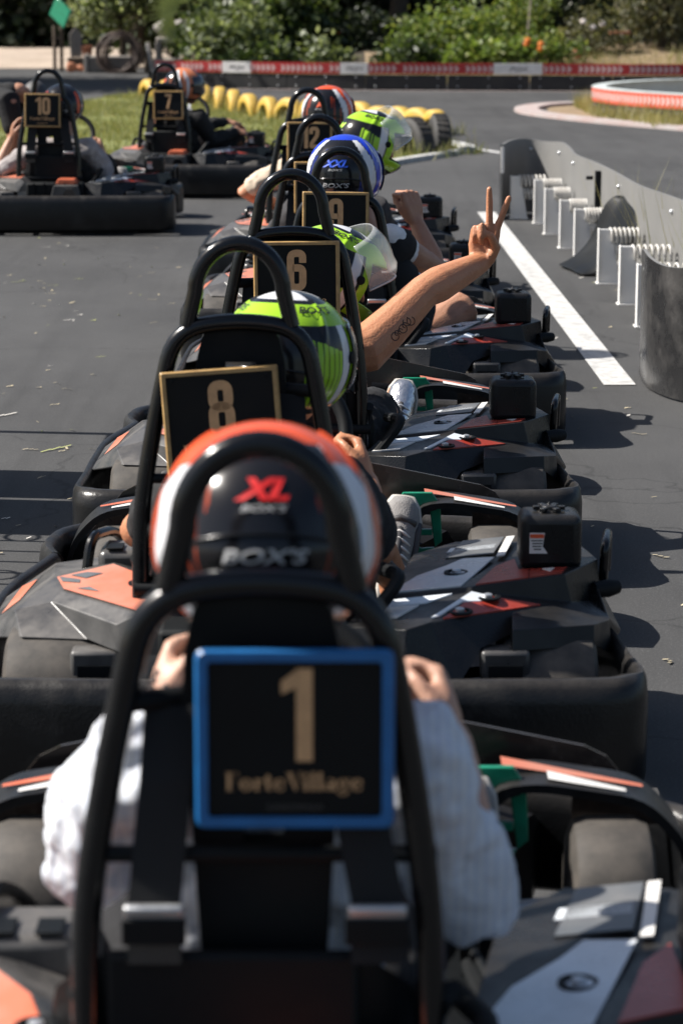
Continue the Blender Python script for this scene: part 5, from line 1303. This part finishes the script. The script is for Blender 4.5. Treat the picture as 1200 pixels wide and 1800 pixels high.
for i_, (x, y, z, rx, rzz, kd, lab) in enumerate(((-.1, 43.6, .1, .6, .55, 'dark', 'very dark shrub filling the gap beside the red machine'), (.65, 43.2, .15, .55, .5, 'dark', 'very dark shrub left of the bright rounded bush'), (1.1, 41.2, .15, .4, .22, 'mid', 'low green plants at the foot of the bright rounded bush'),
        (2.35, 41.0, .2, .5, .25, 'bright', 'low bright plants between the rounded bush and the mound'), (4.0, 43.9, .4, .8, .8, 'dark', 'dark bush behind the rose blooms'), (-1.3, 41.6, .05, .5, .3, 'mid', 'low green plants in front of the pale speckled bush'), (-2.3, 43.6, .1, .5, .6, 'mid', 'green shrub beside the fan palm'))):
    plant('bush', lab, 'bush', (x, y, z), [((0, 0, rzz), (rx, .4, rzz), 700), ((rx * .6, .1, rzz * .8), (rx * .7, .4, rzz * .8), 450), ((-rx * .6, .1, rzz * .7), (rx * .7, .4, rzz * .7), 450)], kd, .13, seed=70 + i_, group=BG)
rose = plant('rose_bush', 'loose rose bush with white and pink blooms', 'bush', (4.25, 42.3, .35), [((0, 0, .42), (.55, .4, .42), 800), ((.35, 0, .25), (.4, .3, .25), 350)], 'olive', .09, seed=8, group=BG)
def blooms(parent, pts, col, r=.045):
    m = mat('petal', col, .6)
    for x, y, z in pts:
        mb = MB()
        for a in range(6):
            an = a * math.pi / 3; mb.ell((x + r * .55 * math.cos(an), y + r * .3 * math.sin(an), z + r * .5 * math.sin(an)), (r * .6, r * .45, r * .5), 0, 7, 5)
        mb.ell((x, y - r * .3, z), (r * .4, r * .4, r * .4), 0, 7, 5); mb.build('bloom', m, parent, smooth=180)
blooms(rose, [(-.15, -.4, .62), (.02, -.38, .52), (.18, -.35, .58)], (.7, .62, .58), .05); blooms(rose, [(-.28, -.42, .12), (-.22, -.4, .04)], (.6, .12, .12), .06)
ofl = plant('flowering_plant', 'slender plant with orange blooms beside a stake', 'plant', (3.2, 41.0, .02), [((0, 0, .4), (.22, .2, .35), 260)], 'bright', .10, seed=9)
blooms(ofl, [(-.12, -.2, .66), (.10, -.2, .60), (.08, -.22, .52), (-.14, -.2, .6)], (.72, .2, .02), .05)
mb = MB(); mb.tube([(0, 0, -.1), (.03, 0, .5), (.07, 0, 1.0)], [.02, .018, .014], 8); o = mb.build('garden_stake', mat('weathered_wood', (.30, .26, .20), .9, bump=.4, bscale=30), smooth=60); o.location = (3.1, 41.4, .35); tag(o, 'thin weathered stake leaning beside the orange flowers', 'stake')
plant('olive_tree', 'grey green willow-like tree drooping at the right edge', 'tree', (5.6, 43.0, .3), [((0, 0, 1.1), (.8, .7, .8), 2200), ((-.5, -.1, .9), (.4, .4, .7), 900), ((.3, 0, 2.2), (1.3, 1.2, .9), 1500), ((.3, -.2, .5), (.5, .4, .5), 700)], 'olive', .12, (1.8, .11), .28, seed=10, droop=.8)
plant('bush', 'dark green bush in the shade right of the rose bush', 'bush', (4.4, 45.2, .4), [((0, 0, .6), (.9, .5, .7), 1300)], 'mid', .13, seed=21, group=BG)
plant('bush', 'pale flecked creeper hanging at the top left over the path', 'bush', (-4.3, 48.2, 0), [((0, 0, 1.35), (.9, .5, .55), 1300), ((.9, 0, 1.45), (.7, .5, .45), 800), ((-.5, -.1, .95), (.5, .4, .5), 600)], 'pale', .14, (1.3, .06), seed=11)
# palm-like fan
pf = empty('fan_palm', (-2.55, 43.1, 0), 0, 'pale green fan palm leaves beside the stacked crates', 'plant')
for i, (an, tl) in enumerate(((150, 1.0), (110, 1.1), (70, .9), (30, .7), (190, .7))):
    mb = MB(); c = Vector((.35 * math.cos(R(an)), -.12 + .05 * i, .95 + .35 * math.sin(R(an)))); mb.tube([(0, 0, .3), c * .6 + Vector((0, 0, .3)), c], [.015, .012, .010], 6)
    for j in range(15):
        b = R(an - 75 + 150 * j / 14); d = Vector((math.cos(b), -.15, math.sin(b))); s = Vector((-math.sin(b), 0, math.cos(b)))
        mb.add([c, c + d * .25 * tl + s * .022, c + d * .55 * tl - Vector((0, 0, .06)), c + d * .25 * tl - s * .022], [(0, 1, 2, 3)])
    mb.build('frond', leaf_mat('palm_leaf', (.22, .26, .12)), pf, smooth=0)
mb = MB(); mb.tube([(0, 0, -.02), (0, 0, .4)], [.09, .07], 10); mb.build('trunk', M['bark'], pf, smooth=60)

# trees whose shade keeps the back of the garden dark
TG = 'tall trees shading the garden'
for i, (x, y, h) in enumerate(((-9.3, 67, 6.5), (-4.2, 50.5, 6.5), (-1.8, 47.8, 6.2), (1.0, 46.9, 6.4), (4.0, 48.4, 6.6), (7.6, 47.2, 6.2), (-5.0, 66, 7), (-2.2, 53.5, 7), (2.2, 53, 7), (6.8, 54, 7), (-9.2, 38.6, 6), (11, 52, 7), (-9.4, 41.6, 6))):
    rr = random.Random(40 + i); bl = [((0, 0, h * .75), (2.3, 2.0, 1.7), 1500)]
    for q in range(4): a = rr.uniform(0, 6.28); bl.append(((1.7 * math.cos(a), 1.4 * math.sin(a), h * rr.uniform(.5, .9)), (1.5, 1.4, 1.1), 800))
    plant('tree', ['dark evergreen tree at the far end of the sandy path', 'dark tree behind the green board', 'dark tree behind the pale bush and palm', 'dark tree over the black gap beside the red machine', 'dark tree behind the orange flowers', 'dark tree behind the drooping olive tree',
                   'far tree behind the path, right of the evergreen', 'rear tree deep in the woods, behind the palm', 'rear tree deep in the woods, behind the bright bush', 'rear tree deep in the woods at right', 'nearer tree shading the left asphalt from outside the view', 'outermost tree right of the view', 'farther tree shading the left asphalt from outside the view'][i], 'tree', (x, y, 0), bl, 'dark', .34, (h * .7, .17), .5, 60 + i, group=TG)
rr = random.Random(99); mb = MB()
for i in range(34): leaves(mb, (-4.2 + i * .5, 50.6 + rr.uniform(-.6, 1.0), 1.3), (.7, .6, 1.5), 420, .24, rr, .6)
for i in range(30): leaves(mb, (-14.5 + i * .5, 65.5 + rr.uniform(-.6, 1.0), 1.0), (.8, .6, 1.7), 380, .3, rr, .6)
me = bpy.data.meshes.new('undergrowth'); me.from_pydata([tuple(v) for v in mb.v], [], mb.f)
for m in LF['dark']: me.materials.append(m)
me.polygons.foreach_set('material_index', mb.m); o = bpy.data.objects.new('undergrowth', me); COL.objects.link(o); o['kind'] = 'stuff'

# grass blades, weeds, straw litter
def inpoly(x, y, P):
    c = False; j = len(P) - 1
    for i in range(len(P)):
        if (P[i][1] > y) != (P[j][1] > y) and x < (P[j][0] - P[i][0]) * (y - P[i][1]) / (P[j][1] - P[i][1]) + P[i][0]: c = not c
        j = i
    return c
gm = [leaf_mat('grass_green', (.19, .20, .07), .3), leaf_mat('grass_yellow', (.30, .27, .12), .3), leaf_mat('grass_deep', (.12, .145, .05), .3)]
def blades(name, pts, h0, h1, wd, seed, mats_=gm):
    rr = random.Random(seed); V, F, MI = [], [], []
    for x, y, z in pts:
        h = rr.uniform(h0, h1); a = rr.uniform(0, 6.28); b = rr.uniform(0, 6.28); l = rr.uniform(.1, .6) * h; o = len(V)
        V += [(x - wd * math.cos(a), y - wd * math.sin(a), z), (x + wd * math.cos(a), y + wd * math.sin(a), z), (x + l * math.cos(b), y + l * math.sin(b), z + h)]; F.append((o, o + 1, o + 2)); MI.append(rr.choice((0, 0, 1, 2)))
    me = bpy.data.meshes.new(name); me.from_pydata(V, [], F)
    for m in mats_: me.materials.append(m)
    me.polygons.foreach_set('material_index', MI); o = bpy.data.objects.new(name, me); COL.objects.link(o); o['kind'] = 'stuff'; return o
rr = random.Random(4); pts = []
while len(pts) < 42000:
    x, y = rr.uniform(-5.2, 1.2), rr.uniform(19.6, 36.3)
    if inpoly(x, y, grass_poly) and rr.random() < .35 + .65 * (math.sin(x * 3.1 + y) * math.sin(y * 1.9) > -.35): pts.append((x, y, .004))
blades('grass', pts, .02, .065, .006, 1)
pts = []
for x, y in yp + [(.28, 23.7), (.5, 22.85), (.75, 22.5), (1.05, 22.95)]:
    for _ in range(110): pts.append((x + rr.gauss(0, .16), y + rr.gauss(-.05, .22), .004))
blades('long_grass', pts, .06, .2, .006, 2)
pts = [(3.0 + rr.random() * 1.6, 27.0 + rr.random() * 5.5, .02) for _ in range(5000)]
pts = [p for p in pts if p[0] < 3.25 + abs(p[1] - 30.4) * .32 and p[0] > 2.7 + abs(p[1] - 30.4) * .22]
pts += [(rr.uniform(3.4, 5), rr.uniform(28.6, 32), .02) for _ in range(900)]
blades('verge_grass', pts, .04, .26, .006, 3, [gm[1], gm[0], gm[1]])
pts = []
for _ in range(70):
    i = rr.randrange(len(bp_) - 60) + 50 if len(bp_) > 120 else rr.randrange(len(bp_)); p = bp_[i]
    if p.x > 1.5 and p.y > 11: pts += [(p.x + .06 + rr.gauss(0, .02), p.y + rr.gauss(0, .03), .003) for _ in range(5)]
for x, y in ((1.72, 14.2), (1.75, 13.6), (1.72, 12.9), (1.6, 14.6)):
    pts += [(x + rr.gauss(0, .03), y + rr.gauss(0, .05), .003) for _ in range(6)]
blades('weeds', pts, .2, .62, .004, 5, [gm[1], gm[0], gm[1]])
pts = [(rr.uniform(-3, 9), rr.uniform(39.3, 42.5), .02) for _ in range(9000)]
pts = [(x, y, .02 + (.45 if x > 2 else .2) * max(0, min(1, (y - 39.6) / 3.2)) * min(1, max(.1, (x + 3.2) / 3))) for x, y, z in pts]
blades('dry_grass', pts, .06, .24, .008, 6, [gm[1], leaf_mat('straw', (.36, .28, .14), .3), gm[0]])
ms = [mat('straw_litter', (.42, .36, .24), .9), mat('leaf_litter', (.33, .35, .13), .9), mat('paper_speck', (.6, .57, .52), .9)]
V, F, MI = [], [], []
for _ in range(360):
    if rr.random() < .75: x, y = rr.uniform(-2.2, -.1), rr.uniform(6, 15.2)
    else: x, y = rr.uniform(.5, 1.9), rr.uniform(5, 16)
    n_ = rr.choice((2, 3, 4)); a = rr.gauss(0, .9); l = rr.uniform(.004, .02) if rr.random() < .93 or x > 0 else rr.uniform(.03, .07); wd = rr.uniform(.0012, .004); p = Vector((x, y)); mi = rr.choice((0, 0, 0, 1, 2))
    for k_ in range(n_ - 1):
        q = p + Vector((math.cos(a), math.sin(a))) * l; s = Vector((-math.sin(a), math.cos(a))) * wd; o = len(V)
        V += [(p.x - s.x, p.y - s.y, .003), (p.x + s.x, p.y + s.y, .003), (q.x + s.x, q.y + s.y, .006), (q.x - s.x, q.y - s.y, .006)]; F.append((o, o + 1, o + 2, o + 3)); MI.append(mi); p = q; a += rr.gauss(0, .5)
me = bpy.data.meshes.new('straw_litter'); me.from_pydata(V, [], F)
for m in ms: me.materials.append(m)
me.polygons.foreach_set('material_index', MI); o = bpy.data.objects.new('straw_litter', me); COL.objects.link(o); o['kind'] = 'stuff'

# ------------------------------------------------------------------ things by the sandy path
M['wood'] = mat('old_timber', (.10, .075, .055), .85, col2=(.18, .14, .10), scale=7, bump=.5, bscale=20)
M['stone'] = mat('pale_stone', (.42, .38, .34), .85, col2=(.30, .27, .235), scale=5, bump=.5, bscale=12)
M['greystone'] = mat('grey_sacking', (.21, .195, .18), .9, col2=(.30, .275, .25), scale=6, bump=.5, bscale=25)
M['crate'] = mat('white_crate', (.62, .60, .58), .6, col2=(.42, .38, .35), scale=6, amt=.6)
M['terra'] = mat('terracotta', (.42, .17, .09), .8, col2=(.30, .13, .08), scale=8)
s = empty('sign_board', (-5.3, 46.0, 0), 0, 'tilted bright green board on dark posts beside the sandy path', 'sign')
b = MB().box((0, 0, 0), (.46, .05, .38)).build('board', M['green'], s, bevel=.006); b.location = (.08, -.06, 1.08); b.rotation_euler = (0, R(33), R(-42))
for x in (-.06, .07): MB().tube([(x, .0, -.05), (x + .01, 0, .84)], .035, 8).build('post', M['wood'], s)
MB().box((0, .0, .62), (.24, .03, .05)).build('crosspiece', M['wood'], s)
def rock(name, label, loc, rad, m, seed, rot=0, group=None, cat='rock'):
    rr = random.Random(seed); bm = bmesh.new(); bmesh.ops.create_icosphere(bm, subdivisions=3, radius=1)
    ph = [rr.uniform(0, 6) for _ in range(6)]
    for v in bm.verts:
        d = v.co.copy(); k = 1 + .10 * math.sin(d.x * 3 + ph[0]) + .09 * math.sin(d.y * 3.4 + ph[1]) + .08 * math.sin(d.z * 4 + ph[2]) + .03 * math.sin(d.x * 9 + ph[3]) * math.sin(d.y * 8 + ph[4])
        v.co = Vector((d.x * rad[0], d.y * rad[1], d.z * rad[2])) * k
    me = bpy.data.meshes.new(name); bm.to_mesh(me); bm.free(); me.materials.append(m); me.polygons.foreach_set('use_smooth', [True] * len(me.polygons))
    o = bpy.data.objects.new(name, me); COL.objects.link(o); o.location = loc; o.rotation_euler = (0, 0, rot); return tag(o, label, cat, group)
# long stone trough with cable coil
st = empty('stone_trough', (-4.22, 45.4, 0), 0, 'low grey stone trough behind the cable coil', 'trough')
MB().box((0, 0, .15), (.86, .4, .30)).build('basin', M['greystone'], st, bevel=.02)
MB().box((-.47, -.02, .16), (.07, .44, .34)).build('end_slab', M['stone'], st, bevel=.01)
mb = MB(); rr = random.Random(3)
for i in range(13):
    r0 = .34 + rr.uniform(-.05, .05); cx = rr.uniform(-.10, .10); cy = -.24 + i * .035
    mb.tube([(cx + r0 * math.cos(a) * .95, cy + .05 * math.sin(2 * a + i), .36 + (r0 - .0) * math.sin(a)) for a in [2 * math.pi * q / 32 for q in range(32)]], .016, 6, 0, True, True)
o = mb.build('cable_coil', mat('brown_hose', (.075, .05, .04), .6, col2=(.14, .10, .08), scale=10), smooth=180); o.location = (-4.05, 45.0, 0); tag(o, 'large coil of brown hose standing against the stone trough', 'hose coil')
for i, (x, z, r_) in enumerate(((-5.0, .09, .10), (-4.85, .07, .08))): rock('rock', ['rough pale rock at the foot of the green board', 'smaller tan rock left of the stone trough'][i], (x, 45.6, z), (r_, r_, r_), M['terra'], 5 + i)
mb = MB(); mb.lathe([(.001, 0), (.08, 0), (.11, .2), (.115, .22), (.095, .22), (.001, .2)], 20); o = mb.build('flower_pot', M['terra'], smooth=40); o.location = (-4.75, 46.0, .25); tag(o, 'orange clay pot behind the stone trough', 'pot')
mb = MB(); mb.prism([(-.10, 0), (.10, 0), (.12, .42), (.0, .56), (-.12, .42)], -.05, .05, 0, 'XZ'); o = mb.build('marker_stone', M['greystone'], smooth=0, bevel=.01); o.location = (-5.02, 46.6, .25); tag(o, 'pointed grey marker stone between board and trough', 'stone')
mb = MB(); mb.box((0, 0, .12), (.3, .3, .24)); o = mb.build('timber_block', M['wood'], smooth=0, bevel=.01); o.location = (-5.02, 46.6, 0); tag(o, 'dark timber block under the pointed marker stone', 'block')
mb = MB(); mb.tube([(0, 0, 0), (.01, 0, .38)], [.06, .05], 10); o = mb.build('bollard', M['wood'], smooth=60); o.location = (-3.55, 45.0, 0); tag(o, 'short dark wooden stump right of the hose coil', 'stump')
bn = empty('stone_bench', (-3.05, 45.2, 0), 0, 'white stone bench piled with grey sacks', 'bench')
MB().box((0, 0, .13), (.80, .5, .26)).build('plinth', M['stone'], bn, bevel=.02)
MB().box((0, .0, .60), (.66, .42, .09)).build('seat_slab', M['stone'], bn, bevel=.02)
for sx in (-1, 1):
    MB().box((sx * .30, 0, .405), (.10, .4, .30)).build('leg', M['greystone'], bn, bevel=.01)
MB().box((-.46, -.05, .30), (.04, .4, .50), 0, (0, R(-9), 0)).build('side_slab', M['crate'], bn, bevel=.01)
for i, (x, z, a) in enumerate(((-.16, .80, .1), (.19, .80, -.1))):
    rock('sack', ['grey sack slumped on the left of the stone bench', 'grey sack slumped on the right of the stone bench'][i], (-3.05 + x, 45.2, z), (.24, .22, .17), M['greystone'], 8 + i, a, 'sacks on the bench', 'sack')
for i in range(4):
    c = empty('crate', (-2.42 + rr.uniform(-.02, .02), 44.6, .03 + i * .095), rr.uniform(-.06, .06), 'white slatted crate, %s of its stack beside the bench' % ['lowest', 'second from the bottom', 'second from the top', 'topmost'][i], 'crate', 'white crates stacked by the bench')
    MB().box((0, 0, .006), (.44, .34, .01)).build('base', M['crate'], c, smooth=0)
    for sy in (-1, 1):
        for z in (.03, .072): MB().box((0, sy * .17, z), (.46, .012, .03)).build('slat', M['crate'], c, smooth=0, bevel=.002)
    for sx in (-1, 1): MB().box((sx * .22, 0, .05), (.012, .326, .075)).build('end_board', M['crate'], c, smooth=0, bevel=.002)
# red garden tractor in the dark gap
tr = empty('garden_tractor', (.02, 45.4, .2), 0, 'small red and black garden machine in the dark gap', 'machine')
mb = MB(); mb.prism([(-.22, .42), (.06, .42), (.2, .34), (.2, .28), (-.22, .28)], -.15, .15, 0, 'XZ'); mb.build('bonnet', mat('red_machine', (.5, .03, .025), .35), tr, bevel=.02)
MB().box((-.05, 0, .52), (.30, .26, .03)).build('roof', mat('red_roof', (.55, .04, .03), .4), tr, bevel=.01)
MB().box((-.1, 0, .22), (.42, .28, .10)).build('chassis', M['satin'], tr, bevel=.01)
for sx, r_ in ((-.16, .16), (.14, .11)):
    for sy in (-.19, .19):
        mb = MB(); mb.lathe([(.04, -.05), (r_ * .9, -.05), (r_, 0), (r_ * .9, .05), (.04, .05)], 20, 0, 'Y', (sx, sy, r_)); mb.build('wheel', M['tyre_black'], tr)
for sx in (-.16, .06): MB().tube([(sx, 0, .27), (sx, 0, .52)], .012, 8).build('roof_post', M['steel'], tr)
mb = MB(); mb.box((0, 0, .0), (.5, .16, .035)); o = mb.build('timber_plank', mat('pale_timber', (.35, .29, .22), .8, bump=.4, bscale=20), bevel=.004); o.location = (.32, 44.6, .56); o.rotation_euler = (0, R(4), .1); tag(o, 'pale plank lying in the dark gap', 'plank')
pl = o
o = MB().box((.0, 0, .22), (.35, .2, .66)).build('log_pile', M['wood'], bevel=.03); o.location = (.32, 44.65, .0); tag(o, 'dark timber baulk under the pale plank', 'timber')
mb = MB(); mb.box((0, 0, 0), (.34, .14, .05)); o = mb.build('timber_offcut', M['terra'], bevel=.005); o.location = (4.75, 42.1, .78); tag(o, 'orange brown timber offcut on the dry bank', 'timber')

# ------------------------------------------------------------------ railing and boards along the left edge (their shade falls across the asphalt)
pf = empty('pit_railing', (-1.62, 7.2, 0), 0, 'dark metal railing with boards along the left of the track', 'railing')
for z in (.12, .86): MB().tube([(0, -1.6, z), (0, 1.2, z)], .014, 8).build('rail', M['satin'], pf)
for i in range(13): MB().tube([(0, -1.5 + i * .125, .0), (0, -1.5 + i * .125, .90)], .007, 8).build('bar', M['satin'], pf)
for y in (-1.58, .1, 1.18): MB().tube([(0, y, 0), (0, y, .95)], .022, 10).build('post', M['satin'], pf)
for y in (-.9, -.45):
    mb = MB(); mb.tube([(0, y + .05 * math.cos(a), .75 + .05 * math.sin(a)) for a in [2 * math.pi * q / 20 for q in range(20)]], .006, 6, 0, True, True); mb.build('scroll', M['satin'], pf, smooth=180)
for y0, y1, z0, z1 in ((.12, .50, .3, 1.12), (-.42, .05, .25, 1.0)):
    MB().prism([(y0, z0), (y1, z0), (y1, z1), ((y0 + y1) / 2, z1 + .1), (y0, z1 - .1)], -.012, .012, 0, 'YZ').build('board', M['green'], pf, smooth=0)
